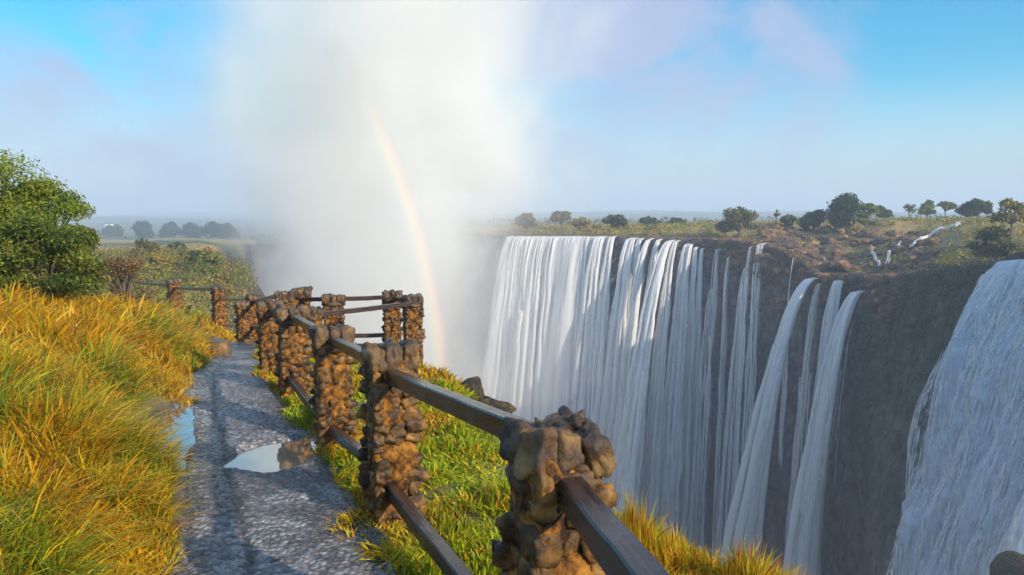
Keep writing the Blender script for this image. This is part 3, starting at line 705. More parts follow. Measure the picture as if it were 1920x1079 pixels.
vo = nt.nodes.new('ShaderNodeTexVoronoi'); vo.feature = 'DISTANCE_TO_EDGE'; vo.inputs['Scale'].default_value = 0.45
mp3 = nt.nodes.new('ShaderNodeMapping'); mp3.inputs['Scale'].default_value = (1, 1, 0.45); dn = nt.nodes.new('ShaderNodeVectorMath'); dn.operation = 'ADD'; nz_ = nt.nodes.new('ShaderNodeTexNoise'); nz_.inputs['Scale'].default_value = 0.8; nt.links.new(v, nz_.inputs['Vector'])
nt.links.new(v, dn.inputs[0]); nt.links.new(nz_.outputs['Color'], dn.inputs[1]); nt.links.new(dn.outputs[0], mp3.inputs[0]); nt.links.new(mp3.outputs[0], vo.inputs['Vector'])
crk = ramp(nt, vo.outputs['Distance'], [(0.0, (0.45,) * 3), (0.10, (1, 1, 1))])
c = mixc(nt, 1.0, c, crk, 'MULTIPLY')
nt.links.new(c, b.inputs['Base Color']); b.inputs['Roughness'].default_value = 0.6
bump(nt, math_(nt, 'ADD', math_(nt, 'ADD', n1, math_(nt, 'MULTIPLY', n2, 0.5)), math_(nt, 'MULTIPLY', math_(nt, 'MINIMUM', vo.outputs['Distance'], 0.15), 2.5)), b, 1.0, 0.8)
o = link('cliff', me, M_CLIFF); tag(o, 'dark basalt cliff behind the waterfalls', kind='structure')
# scrub hanging on the shaded shoulder
n = 420; pv = RNG.uniform(1330, 1600, n); hv = RNG.uniform(0, 6, n) * RNG.random(n); cl = []
for p_, h_ in zip(pv, hv):
    i = int(np.argmin(abs(pxs - p_))); j = int(np.argmin(abs(hs - h_))); c_ = V[j, i]; s_ = random.uniform(0.25, 0.7)
    cl.append((c_ + np.array([0, 0, 0.2]), (s_, s_, s_ * 0.7)))
o = link('scrub', leaves_mesh('scrub', cl, 9000, 0.14, YE + [(0.40, 0.17, 0.02), (0.3, 0.12, 0.02)] + OL, 85), M_LEAF, smooth=False); tag(o, 'orange and yellow scrub along the lip of the dark cliff', 'scrub', kind='stuff')
n = 700; pv = RNG.uniform(1640, 1870, n); hv = RNG.uniform(0, 20, n) * RNG.random(n)
cl = []
for p_, h_ in zip(pv, hv):
    i = int(np.argmin(abs(pxs - p_))); j = int(np.argmin(abs(hs - h_))); c_ = V[j, i]; s_ = random.uniform(0.35, 0.9)
    cl.append((c_, (s_, s_, s_ * 0.8)))
o = link('scrub', leaves_mesh('scrub', cl, 22000, 0.13, [(0.06, 0.065, 0.04), (0.10, 0.10, 0.06), (0.14, 0.13, 0.08)], 84), M_LEAF, smooth=False); tag(o, 'dull scrub clinging to the shaded shoulder between the falls', 'scrub', kind='stuff')
# broken reddish rocks of the rim shoulder
mb = MB()
for k in range(420):
    p_ = random.uniform(1425, 1760); dd = float(rim_d(p_)) + 1.5 + random.random() ** 1.5 * 26
    x_ = (p_ - 960) / F * dd; z_ = Hs(x_, dd); s_ = random.uniform(0.3, 1.2)
    mb.stone((x_, dd, z_ + 0.1 * s_), (s_, s_ * 0.8, s_ * 0.6), Matrix.Rotation(random.uniform(0, 3), 4, 'Z'), 2, k, 0.35, 0.4)
M_RED = mat_noise('rim_rock', [(0.32, (0.03, 0.022, 0.022)), (0.47, (0.085, 0.052, 0.038)), (0.58, (0.20, 0.10, 0.04)), (0.7, (0.40, 0.24, 0.11))], 0.45, 0.85, 0.9, 0.1)
for k in range(260):
    p_ = random.uniform(1330, 1640); i = int(np.argmin(abs(pxs - p_))); f_ = random.random(); c_ = V[0, i] * f_ + V[2, i] * (1 - f_); s_ = random.uniform(0.25, 0.8)
    mb.stone((c_[0], c_[1], c_[2] + 0.05), (s_, s_ * 0.8, s_ * 0.55), Matrix.Rotation(random.uniform(0, 3), 4, 'Z'), 2, k + 1500, 0.4, 0.5)
for k in range(420):
    p_ = random.uniform(1300, 1700); i = int(np.argmin(abs(pxs - p_))); j = int(np.argmin(abs(hs - random.random() ** 2 * 9))); c_ = V[j, i]; s_ = random.uniform(0.25, 0.9)
    mb.stone((c_[0], c_[1], c_[2]), (s_, s_ * 0.8, s_ * 0.6), Matrix.Rotation(random.uniform(0, 3), 4, 'Z'), 2, k + 500, 0.4, 0.5)
o = link('rubble', mb.mesh('rubble'), M_RED, smooth=False); tag(o, 'broken reddish rocks strewn over the rim between the falls', 'rubble', kind='stuff')

# ------------------------------------------------------------------ waterfalls
def mat_fall(name, col, lo, hi, us, vs, seedk=0.0, chop=0.0):
    m, nt, b, out = newmat(name)
    uv = attr(nt, 'flow').outputs['Vector']
    mp = nt.nodes.new('ShaderNodeMapping'); mp.inputs['Scale'].default_value = (us, vs, 1); mp.inputs['Location'].default_value = (seedk, 0, 0); nt.links.new(uv, mp.inputs[0])
    n1 = noise_(nt, mp.outputs[0], 1.0, 7, 0.62, 0.15)
    mp2 = nt.nodes.new('ShaderNodeMapping'); mp2.inputs['Scale'].default_value = (us * 2.5, vs * 5, 1); nt.links.new(uv, mp2.inputs[0])
    n2 = noise_(nt, mp2.outputs[0], 1.0, 5, 0.65)
    s = math_(nt, 'ADD', math_(nt, 'MULTIPLY', n1, 1 - chop), math_(nt, 'MULTIPLY', n2, chop))
    e = attr(nt, 'edge').outputs['Fac']
    f = attr(nt, 'fall').outputs['Fac']
    x = math_(nt, 'ADD', math_(nt, 'ADD', math_(nt, 'MULTIPLY', s, 3.4), math_(nt, 'MULTIPLY', e, 1.25)), -2.15)
    mr = nt.nodes.new('ShaderNodeMapRange'); mr.interpolation_type = 'SMOOTHSTEP'
    mr.inputs[1].default_value = lo; mr.inputs[2].default_value = hi; mr.inputs[3].default_value = 0; mr.inputs[4].default_value = 1
    nt.links.new(x, mr.inputs[0])
    a = math_(nt, 'MULTIPLY', mr.outputs[0], math_(nt, 'SUBTRACT', 1.0, math_(nt, 'MULTIPLY', f, 0.35)))
    cc = ramp(nt, s, [(0.3, tuple(0.86 * x for x in col)), (0.6, col)])
    nt.links.new(cc, b.inputs['Base Color']); b.inputs['Roughness'].default_value = 0.9; b.inputs['Specular IOR Level'].default_value = 0.1
    bump(nt, s, b, 0.35, 0.4)
    tr = nt.nodes.new('ShaderNodeBsdfTranslucent'); nt.links.new(cc, tr.inputs['Color'])
    mx = nt.nodes.new('ShaderNodeMixShader'); mx.inputs[0].default_value = 0.45; nt.links.new(b.outputs[0], mx.inputs[1]); nt.links.new(tr.outputs[0], mx.inputs[2])
    tp = nt.nodes.new('ShaderNodeBsdfTransparent'); m2 = nt.nodes.new('ShaderNodeMixShader'); nt.links.new(a, m2.inputs[0]); nt.links.new(tp.outputs[0], m2.inputs[1]); nt.links.new(mx.outputs[0], m2.inputs[2])
    nt.links.new(m2.outputs[0], out.inputs[0])
    return m
M_FALL = mat_fall('falling_water', (0.95, 0.95, 0.95), -0.35, 0.65, 0.9, 0.05)
M_THIN = mat_fall('thin_water', (0.84, 0.88, 0.92), 0.0, 0.8, 1.6, 0.12)
M_NEAR = mat_fall('cascade_water', (0.80, 0.88, 0.98), -0.05, 0.85, 1.1, 0.11, 0, 0.45)
def solve_out(P, n, Hd, target_px):
    lo, hi = -4.0, 40.0
    best = min(np.linspace(lo, hi, 441), key=lambda o: abs(proj(P + n * o - np.array([0, 0, Hd]))[0] - target_px))
    return float(best)
def strand_mesh(name, px, py, bx, by, w0, w1, seed, nf=10, fr=(0.10, 0.34), pw=0.5, nv=64, veil=True):
    """free fall from rim pixel (px,py) towards (bx,by): many thin threads of water plus a misty veil; widths in metres"""
    rnd = random.Random(int(seed * 1000)); t, n = rim_frame(px); d = float(rim_d(px)); P = np.array(at(px, py, d))
    Hd = (by - py) / F * d * 0.97
    out = max(solve_out(P, n, Hd, bx), 0.6)
    rings = []; fl = []; ed = []; fa = []; faces = []; base = 0
    for k in range(nf + (2 if veil else 0)):
        isv = k >= nf
        m = 14 if isv else 6
        u0 = rnd.uniform(-1, 1); u1 = max(-1, min(1, u0 + rnd.gauss(0, 0.3))); so = rnd.gauss(0, 0.10); st = rnd.uniform(0.0, 0.5) + (0.2 if isv else 0.45)
        r0 = rnd.uniform(*fr) * min(1.3, 0.45 + 0.3 * w1); h0 = 0 if rnd.random() < 0.7 or isv else rnd.uniform(0, 0.3); h1 = 1.0 if rnd.random() < 0.75 else rnd.uniform(0.5, 1.0)
        for j in range(nv + 1):
            h = 1.4 * Hd * (h0 + (h1 - h0) * (j / nv) ** 1.3); q_ = h / Hd
            w = w0 + (w1 - w0) * q_ ** 0.6
            c = P + n * (st + out * (1 + so * q_) * q_ ** pw) - np.array([0, 0, h])
            c = c + t * ((u0 * (1 - q_) + u1 * q_) * w * 0.5 if not isv else 0) + t * (0.35 * mnoise.noise(Vector((h * 0.14, seed * 7.7 + k * 0.6, 0))) * min(1, h / 5) + 0.10 * mnoise.noise(Vector((h * 0.9, k * 5.1, seed))) * min(1, h / 5))
            if j == 0 and h0 == 0: c = P - n * 0.3 * rnd.random() + t * u0 * w * 0.5
            ww = (w * (0.95 if k == nf else 1.35)) if isv else 2 * r0 * (0.45 + 1.15 * q_ ** 0.5)
            th = 0.10 if isv else 0.8
            endf = min(1, (j + 1) / 5 if h0 > 0 else 1) * min(1, (nv - j) / 10)
            for i in range(m):
                a = 2 * PI * i / m; ca, sa = math.cos(a), math.sin(a)
                kk = 1 + 0.3 * mnoise.noise(Vector((ca * 2 + seed + k, h * 0.2, sa)))
                rings.append(c + t * (ca * ww / 2 * kk) + n * (sa * ww * 0.5 * th * kk))
                fl.append((ca * ww / 2 + (seed * 11.3 + k * 1.7), h + k * 5.0, sa * ww * 0.5)); ed.append(((0.40 if k == nf else 0.26) * (1 - ca * ca) + 0.02 if isv else 0.8) * endf - (1 - endf)); fa.append(q_)
        q, _ = grid_faces(nv + 1, m, wrap=True); faces.append(q + base); base += (nv + 1) * m
    q = np.concatenate(faces)
    return np_mesh(name, np.array(rings), q, np.full(len(q), 4), attrs={'flow': np.array(fl), 'edge': ed, 'fall': fa})
def sheet_mesh(name, pxa, pxb, by, out, dens, seed, nu=90, nv=70, thick=0.5):
    """a continuous curtain along the rim between two rim pixels"""
    pp = np.linspace(pxa, pxb, nu); V = np.zeros((nv, nu, 3)); fl = np.zeros((nv, nu, 3)); ed = np.zeros((nv, nu)); fa = np.zeros((nv, nu))
    al = np.concatenate([[0], np.cumsum(np.linalg.norm(np.diff([rim_pt(p) for p in pp], axis=0), axis=1))])
    for i, p_ in enumerate(pp):
        t, n = rim_frame(p_); P = rim_pt(p_); Hd = (by - P[2] * 0 - float(np.interp(p_, _rp, _ry))) / F * P[1] * 0.97
        hh = Hd * np.linspace(0, 1, nv) ** 1.3; q_ = hh / Hd
        rib = 1.3 * vnoise(np.full(nv, al[i] + seed), hh * 0.02, 2.2, 31) + 0.6 * vnoise(np.full(nv, al[i] + seed), hh * 0.05, 0.8, 33)
        o_ = 0.6 + out * q_ ** 0.5 * (1 + 0.10 * math.sin(al[i] * 0.9 + seed)) + rib * sst(0, 0.15, q_)
        V[:, i] = P + n * o_[:, None]; V[:, i, 2] -= hh; V[0, i] = P - n * 1.5
        fl[:, i, 0] = al[i] + seed * 9; fl[:, i, 1] = hh; e_ = min(1, (al[i]) / 2.5, (al[-1] - al[i]) / 2.5)
        ed[:, i] = dens * (0.35 + 0.65 * e_) - 0.5 * (1 - e_); fa[:, i] = q_
    B = V.copy(); B[..., 2] -= 0.02
    for i, p_ in enumerate(pp): B[:, i] -= rim_frame(p_)[1] * thick
    q, t_ = grid_faces(nv, nu)
    return np_mesh(name, np.concatenate([V.reshape(-1, 3), B.reshape(-1, 3)]), np.concatenate([q[:, ::-1].ravel(), (q + nu * nv).ravel()]), np.concatenate([t_, t_]),
        attrs={'flow': np.concatenate([fl.reshape(-1, 3), fl.reshape(-1, 3) + 3.3]), 'edge': np.concatenate([ed.ravel()] * 2), 'fall': np.concatenate([fa.ravel()] * 2)})
def fall_thing(label, strands, mat=None, group='waterfalls pouring into the gorge', sheets=(), **kw):
    p0 = rim_pt(strands[0][0]); root = empty('waterfall', p0); tag(root, label, 'waterfall', group)
    for a in sheets:
        o = link('water_curtain', sheet_mesh('water_curtain', *a), M_FALL, root); o.matrix_parent_inverse = Matrix.Translation(-Vector(p0))
    for k, s in enumerate(strands):
        o = link('water_strand', strand_mesh('water_strand', *s, seed=s[0] * 0.013 + k, **kw), mat or M_FALL, root)
        o.matrix_parent_inverse = Matrix.Translation(-Vector(p0))
    return root
main_ = []
for (px, bx, w0, w1) in [(962, 925, 2.4, 5), (985, 945, 3.2, 6), (1012, 968, 3.4, 5.5), (1035, 992, 3.2, 5.5), (1056, 1020, 3.0, 5), (1078, 1040, 2.6, 5), (1102, 1064, 2.0, 5), (1132, 1088, 1.6, 4.6), (1152, 1112, 1.0, 3.6)]:
    main_.append((px, 443, bx, 900, w0, w1))
fall_thing('broad white curtain of falling water beside the spray plume', main_, sheets=[(952, 1116, 980, 9.0, 0.85, 1.0), (945, 1160, 1000, 7.0, 0.50, 2.0)], nf=14)
fall_thing('slanting white fall of several strands right of the broad curtain', [(1190, 446, 1138, 1000, 1.7, 4.4), (1224, 447, 1152, 1000, 0.6, 3.4), (1264, 450, 1166, 1020, 0.7, 4.2), (1240, 448, 1190, 1040, 0.4, 2.4), (1205, 447, 1160, 1040, 0.5, 3.0), (1274, 451, 1215, 1060, 0.4, 2.6)], nf=18)
fall_thing('straight white fall left of the thin trickles', [(1298, 456, 1252, 1040, 1.2, 3.2), (1310, 462, 1280, 1040, 0.4, 2.2), (1322, 464, 1300, 1040, 0.3, 1.6)], nf=16)
fall_thing('faint broken trickle down dark rock left of the forked fall', [(1352, 466, 1318, 1080, 0.5, 2.2), (1340, 540, 1300, 1080, 0.4, 1.6), (1372, 480, 1346, 1080, 0.3, 1.2)], nf=7, fr=(0.04, 0.12))
fall_thing('forked thin fall of two white threads on dark rock', [(1415, 460, 1372, 1080, 1.1, 2.4), (1433, 456, 1398, 1080, 0.8, 1.8), (1405, 500, 1358, 1000, 0.4, 1.2)], nf=8, fr=(0.06, 0.17))
fall_thing('very thin trickle between the forked fall and the slanting chute', [(1500, 482, 1474, 820, 0.5, 0.9)], nf=4, fr=(0.05, 0.12), veil=False)
fall_thing('bright slanting chute of white water, left of the twin falls', [(1537, 520, 1396, 1090, 1.1, 3.6)], nf=36, fr=(0.16, 0.4))
fall_thing('thin veil of water between the slanting chute and the twin falls', [(1545, 530, 1494, 1060, 0.7, 2.2)], nf=8, fr=(0.07, 0.18))
fall_thing('twin white falls joining beside the dark shoulder', [(1582, 524, 1522, 1090, 1.2, 2.6), (1622, 545, 1506, 1100, 1.0, 3.4)], nf=24, fr=(0.14, 0.34))
fall_thing('thin thread of water on the bare rock right of the twin falls', [(1612, 600, 1570, 880, 0.2, 0.5)], nf=3, fr=(0.04, 0.09), veil=False)

# nearest big cascade at the right edge
nu, nv = 240, 260
pxr = np.linspace(1876, 2320, nu); rings = np.zeros((nv, nu, 3)); fl = np.zeros((nv, nu, 3)); ed = np.zeros((nv, nu)); fa = np.zeros((nv, nu))
t_, n_ = rim_frame(1900)
tb = np.array([proj(rim_pt(p))[0] for p in pxr])
Hd = 46.0
al = np.concatenate([[0], np.cumsum(np.linalg.norm(np.diff([rim_pt(p) for p in pxr], axis=0), axis=1))])
for i, p_ in enumerate(pxr):
    P = rim_pt(p_); ou = 10.0
    hh_ = Hd * np.linspace(0, 1, nv) ** 1.2; q_ = hh_ / Hd
    drift = 0.6 * np.exp(-al[i] / 6)
    C = P[None] + n_[None] * (0.4 + ou * q_ ** 0.62)[:, None] - t_[None] * (drift * q_ ** 0.8)[:, None] + np.stack([0 * q_, 0 * q_, -hh_ + 0.5 * sst(0, .06, q_) * 0], -1)
    C[0] -= n_ * 1.5
    dsp = 1.7 * fbm(np.full(nv, al[i]) + 3 * fbm(hh_, hh_ * 0 + al[i], 14, 3), hh_ * 0.28, 3.2, 61, 4) + 0.8 * fbm(np.full(nv, al[i]) + 1.5 * fbm(hh_, hh_ * 0 + al[i], 5, 5), hh_ * 0.22, 0.9, 66, 4)
    C += n_[None] * (dsp * sst(0, 0.06, q_))[:, None]
    rings[:, i] = C; fl[:, i, 0] = al[i]; fl[:, i, 1] = hh_; ed[:, i] = min(1, 0.05 + al[i] / 2.2); fa[:, i] = q_ * 0.4
back = rings - n_ * 1.2
q, t = grid_faces(nv, nu)
me = np_mesh('cascade', np.concatenate([rings.reshape(-1, 3), back.reshape(-1, 3)]), np.concatenate([q[:, ::-1].ravel(), (q + nu * nv).ravel()]), np.concatenate([t, t]),
    attrs={'flow': np.concatenate([fl.reshape(-1, 3), fl.reshape(-1, 3) + 5]), 'edge': np.concatenate([ed.ravel(), ed.ravel()]), 'fall': np.concatenate([fa.ravel(), fa.ravel()])})
ks = np.ones(25) / 25; smooth = np.stack([np.stack([np.convolve(np.pad(rings[:, i, k], 12, mode='edge'), ks, 'valid') for k in range(3)], -1) for i in range(nu)], 1)
root = empty('waterfall', rim_pt(1860)); cw = link('water_curtain', me, M_NEAR, root); cw.matrix_parent_inverse = Matrix.Translation(-Vector(rim_pt(1860)))
rg = random.Random(77); VV = []; FL = []; EE = []; FF = []; QQ = []; base_ = 0; m_ = 6; nj = 30
for k in range(3600):
    short = k > 160; i0 = rg.random() ** 1.2 * (nu * 0.6); ja = 0 if rg.random() < 0.35 else rg.uniform(0, 0.75) * nv; jb = min(nv - 1, ja + (rg.uniform(0.012, 0.06) if short else rg.uniform(0.12, 0.6)) * nv)
    r0 = rg.uniform(0.04, 0.13) if short else rg.uniform(0.02, 0.06); amp = rg.uniform(0.2, 1.2); nj = 7 if short else 30
    if short: ja = rg.random() * nv * 0.95; jb = min(nv - 1, ja + rg.uniform(0.012, 0.06) * nv)
    for j in range(nj):
        fj = ja + (jb - ja) * j / (nj - 1); fi = min(max(i0 + amp * mnoise.noise(Vector((fj * 0.025, k * 3.1, 0))) + 0, 0), nu - 1)
        c = smooth[int(fj), int(fi)] + n_ * (0.1 + 0.5 * mnoise.noise(Vector((k * 0.7, 0, 0)))); tp_ = math.sin(PI * j / (nj - 1)) if short else min(1, j / 6 if ja > 0 else 1) * min(1, (nj - 1 - j) / 8)
        for i in range(m_):
            a = 2 * PI * i / m_; rr_ = r0 * (0.6 + 0.8 * mnoise.noise(Vector((fj * 0.1, k, i * 0.3))) ** 2 + 0.3) * (0.15 + 0.85 * tp_)
            VV.append(c + t_ * math.cos(a) * rr_ + n_ * math.sin(a) * rr_ * 0.8); FL.append((math.cos(a) * rr_ + k * 1.3, fj * 0.18, 0)); EE.append(0.50 - 0.4 * (1 - tp_)); FF.append(0)
    qq, _ = grid_faces(nj, m_, wrap=True); QQ.append(qq + base_); base_ += nj * m_
QQ = np.concatenate(QQ)
th_ = link('water_strand', np_mesh('water_strand', np.array(VV), QQ, np.full(len(QQ), 4), attrs={'flow': np.array(FL), 'edge': EE, 'fall': FF}), M_FALL, root); th_.matrix_parent_inverse = Matrix.Translation(-Vector(rim_pt(1860)))
tag(root, 'wide foaming cascade nearest the viewer at the right edge', 'waterfall', 'waterfalls pouring into the gorge')
# little streams feeding the falls across the shoulder
def stream(label, pts, w, mat=M_THIN):
    P = []
    for (px, py) in pts:
        Yd = float(rim_d(px)); pw_ = hit(px, py, Yd - 3, Yd + 80); P.append(np.array(pw_) + np.array([0, 0, 0.25]))
    P = np.array(P); s = np.linspace(0, len(P) - 1, 40); Pi = np.stack([np.interp(s, np.arange(len(P)), P[:, k]) for k in range(3)], 1)
    Pi[:, 2] = np.maximum(H(Pi[:, 0], Pi[:, 1]) + 0.7, Pi[:, 2] - 0.4)
    rings = []; fl = []; ed = []; QF = []; nb_ = 0
    for k in range(9):
        off = random.uniform(-0.5, 0.5) * w; ph_ = random.uniform(0, 50); ja, jb = sorted((random.randint(0, 39), random.randint(0, 39)))
        if k < 4: ja, jb = 0, 39
        if jb - ja < 8: continue
        for j in range(ja, jb + 1):
            c = Pi[j]; d = Pi[min(j + 1, 39)] - Pi[max(j - 1, 0)]; sd = np.array([d[1], -d[0], 0]); sd /= max(np.linalg.norm(sd), 1e-4)
            ww = w * (0.14 + 0.3 * mnoise.noise(Vector((j * 0.4, ph_, 0)))) * min(1, (j - ja + 1) / 4, (jb - j + 1) / 4); c = c + sd * (off + 0.4 * w * mnoise.noise(Vector((j * 0.18, ph_, 3))))
            c = np.array([c[0], c[1], Hs(c[0], c[1]) + 0.65])
            for i in range(8):
                a = 2 * PI * i / 8
                rings.append(c + sd * math.cos(a) * ww / 2 + np.array([0, 0, math.sin(a) * 0.25 * (0.5 + abs(ww))])); fl.append((math.cos(a) * ww + ph_, j * 0.9, 0)); ed.append(0.85)
        q, _ = grid_faces(jb - ja + 1, 8, wrap=True); QF.append(q + nb_); nb_ += (jb - ja + 1) * 8
    q = np.concatenate(QF)
    o = link('stream', np_mesh('stream', np.array(rings), q, np.full(len(q), 4), attrs={'flow': np.array(fl), 'edge': ed, 'fall': np.zeros(len(ed))}), M_FALL)
    tag(o, label, 'stream', 'streams running to the rim')
stream('white rapid tumbling over the rim rocks high on the shoulder', [(1800, 430), (1765, 436), (1740, 450), (1705, 472)], 1.2)
stream('short steep white stream just above the twin falls', [(1632, 470), (1640, 490), (1650, 508)], 0.4)
stream('thin white stream right of the short steep one', [(1690, 462), (1668, 480), (1664, 505)], 0.4)
stream('thin crooked stream dropping onto the slanting chute', [(1520, 492), (1530, 506), (1537, 518)], 0.5)

# river at the bottom of the gorge
M_RIV, nt, b, out = newmat('river_water')
b.inputs['Base Color'].default_value = (0.25, 0.3, 0.33, 1); b.inputs['Roughness'].default_value = 0.25
bump(nt, noise_(nt, geoco(nt), 0.5, 6), b, 0.6, 0.5)
bm = bmesh.new(); bmesh.ops.create_grid(bm, x_segments=40, y_segments=40, size=1); bmesh.ops.scale(bm, vec=(170, 160, 1), verts=bm.verts)
me = bpy.data.meshes.new('water'); bm.to_mesh(me); bm.free()
o = link('water', me, M_RIV); o.location = (0, 120, -66); tag(o, 'river in the bottom of the gorge', kind='structure')

# ------------------------------------------------------------------ spray (volumes)
def vol_mat(name, color, aniso):
    m = bpy.data.materials.new(name); m.use_nodes = True; nt = m.node_tree
    nt.nodes.remove(nt.nodes['Principled BSDF']); out = nt.nodes['Material Output']
    pv = nt.nodes.new('ShaderNodeVolumePrincipled'); pv.inputs['Color'].default_value = (*color, 1); pv.inputs['Anisotropy'].default_value = aniso
    pv.inputs['Density'].default_value = 0
    nt.links.new(pv.outputs[0], out.inputs['Volume'])
    return m, nt, pv
def loft(name, label, cat, rings, mat, kind='stuff', m=40):
    """rings: (cx, cy, z, rx, ry)"""
    o0 = Vector((rings[0][0], rings[0][1], rings[0][2])); Vv = []
    for (cx, cy, z, rx, ry) in rings:
        for i in range(m):
            a = 2 * PI * i / m; k = 1 + 0.05 * mnoise.noise(Vector((math.cos(a) * 2, math.sin(a) * 2, z * 0.06)))
            Vv.append((cx + rx * k * math.cos(a), cy + ry * k * math.sin(a), z))
    n = len(rings); q, _ = grid_faces(n, m, wrap=True); mb = MB()
    mb.add(np.array(Vv), [q, np.array([list(range(m - 1, -1, -1)), list(range((n - 1) * m, n * m))])])
    o = link(name, mb.mesh(name), mat); return tag(o, label, cat, kind=kind)
def plume_nodes(nt, pv, prof, dens, nscale, namp, low=0.0):
    """prof: list of (z, cx, cy, rx, ry) -> radial falloff with noise"""
    pos = geoco(nt); sx = nt.nodes.new('ShaderNodeSeparateXYZ'); nt.links.new(pos, sx.inputs[0])
    z0, z1 = prof[0][0], prof[-1][0]
    zn = nt.nodes.new('ShaderNodeMapRange'); zn.inputs[1].default_value = z0; zn.inputs[2].default_value = z1; nt.links.new(sx.outputs[2], zn.inputs[0])
    S = 200.0
    stops = [((p[0] - z0) / (z1 - z0), ((p[1] + 100) / S, p[2] / 300.0, p[3] / S)) for p in prof]
    r = ramp(nt, zn.outputs[0], stops); rs = nt.nodes.new('ShaderNodeSeparateColor'); nt.links.new(r, rs.inputs[0])
    cx = math_(nt, 'SUBTRACT', math_(nt, 'MULTIPLY', rs.outputs[0], S), 100.0); cy = math_(nt, 'MULTIPLY', rs.outputs[1], 300.0); rx = math_(nt, 'MULTIPLY', rs.outputs[2], S)
    dx = math_(nt, 'DIVIDE', math_(nt, 'SUBTRACT', sx.outputs[0], cx), rx)
    dy = math_(nt, 'DIVIDE', math_(nt, 'SUBTRACT', sx.outputs[1], cy), math_(nt, 'MULTIPLY', rx, prof[0][4]))
    rr = math_(nt, 'SQRT', math_(nt, 'ADD', math_(nt, 'MULTIPLY', dx, dx), math_(nt, 'MULTIPLY', dy, dy)))
    nz = noise_(nt, pos, nscale, 5, 0.6, 0.4)
    v = math_(nt, 'ADD', math_(nt, 'SUBTRACT', 1.0, rr), math_(nt, 'MULTIPLY', math_(nt, 'SUBTRACT', nz, 0.5), namp))
    mr = nt.nodes.new('ShaderNodeMapRange'); mr.interpolation_type = 'SMOOTHERSTEP'; mr.inputs[1].default_value = 0.0; mr.inputs[2].default_value = 0.95; nt.links.new(v, mr.inputs[0])
    ef = nt.nodes.new('ShaderNodeMapRange'); ef.inputs[1].default_value = 1.0; ef.inputs[2].default_value = 0.85; nt.links.new(rr, ef.inputs[0])
    dens = math_(nt, 'MULTIPLY', math_(nt, 'ADD', 1.0, math_(nt, 'MULTIPLY', math_(nt, 'SUBTRACT', 0.85, zn.outputs[0]), low)), dens)
    d = math_(nt, 'MULTIPLY', math_(nt, 'MULTIPLY', math_(nt, 'POWER', mr.outputs[0], 1.6), ef.outputs[0]), dens)
    nt.links.new(d, pv.inputs['Density'])
PR = [(-68, -28, 146, 38, 0.75), (-30, -25, 146, 40, 0.75), (0, -22, 147, 41, 0.75), (25, -21, 148, 47, 0.75), (45, -20, 148, 55, 0.75), (72, -20, 148, 66, 0.75)]
M_PL, nt, pv = vol_mat('spray_plume', (1.0, 0.988, 0.955), 0.0)
plume_nodes(nt, pv, PR, 0.078, 0.04, 1.25, 2.2)
loft('spray_plume', 'towering white plume of spray rising out of the gorge', 'spray', [(p[1], p[2], p[0], p[3] * 1.02, p[3] * p[4] * 1.02) for p in PR], M_PL)

MR = [(-66, -6, 118, 44, 0.62), (-45, -6, 120, 42, 0.6), (-25, -8, 124, 38, 0.55), (-8, -9, 127, 30, 0.5), (6, -10, 130, 20, 0.5)]
M_MI, nt, pv = vol_mat('gorge_mist', (0.95, 0.97, 1.0), 0.0)
plume_nodes(nt, pv, MR, 0.024, 0.05, 0.7)
loft('mist', 'thin blue grey mist lying in the gorge in front of the white curtain', 'mist', [(p[1], p[2], p[0], p[3] * 1.02, p[3] * p[4] * 1.02) for p in MR], M_MI)

# rainbow: a curved band of coloured light standing in the spray
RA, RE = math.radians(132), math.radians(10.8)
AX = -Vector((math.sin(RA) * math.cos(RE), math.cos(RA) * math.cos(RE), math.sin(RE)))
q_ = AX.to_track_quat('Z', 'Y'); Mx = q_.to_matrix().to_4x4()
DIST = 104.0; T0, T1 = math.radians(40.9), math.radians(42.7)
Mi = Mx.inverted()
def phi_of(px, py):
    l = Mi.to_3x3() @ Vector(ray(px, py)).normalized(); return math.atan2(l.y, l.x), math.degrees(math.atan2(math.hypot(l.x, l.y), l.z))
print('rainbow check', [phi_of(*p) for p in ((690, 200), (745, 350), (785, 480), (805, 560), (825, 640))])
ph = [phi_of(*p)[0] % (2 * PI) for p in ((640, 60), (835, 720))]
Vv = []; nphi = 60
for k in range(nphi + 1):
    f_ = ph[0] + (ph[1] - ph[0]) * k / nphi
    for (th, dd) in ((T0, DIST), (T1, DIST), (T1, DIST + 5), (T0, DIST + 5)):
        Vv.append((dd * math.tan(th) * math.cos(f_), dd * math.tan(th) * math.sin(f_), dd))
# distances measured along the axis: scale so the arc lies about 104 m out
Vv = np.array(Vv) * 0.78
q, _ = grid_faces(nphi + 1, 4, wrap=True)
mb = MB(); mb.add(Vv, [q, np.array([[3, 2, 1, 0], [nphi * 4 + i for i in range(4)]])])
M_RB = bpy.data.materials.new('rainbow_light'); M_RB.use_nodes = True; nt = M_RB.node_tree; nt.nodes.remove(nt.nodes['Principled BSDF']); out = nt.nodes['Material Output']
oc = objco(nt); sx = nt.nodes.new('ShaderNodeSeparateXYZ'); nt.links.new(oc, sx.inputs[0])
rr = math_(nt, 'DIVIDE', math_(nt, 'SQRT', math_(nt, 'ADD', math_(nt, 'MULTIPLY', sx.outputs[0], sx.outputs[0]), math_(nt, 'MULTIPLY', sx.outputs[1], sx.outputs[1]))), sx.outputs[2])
mr = nt.nodes.new('ShaderNodeMapRange'); mr.inputs[1].default_value = math.tan(T0); mr.inputs[2].default_value = math.tan(T1); nt.links.new(rr, mr.inputs[0])
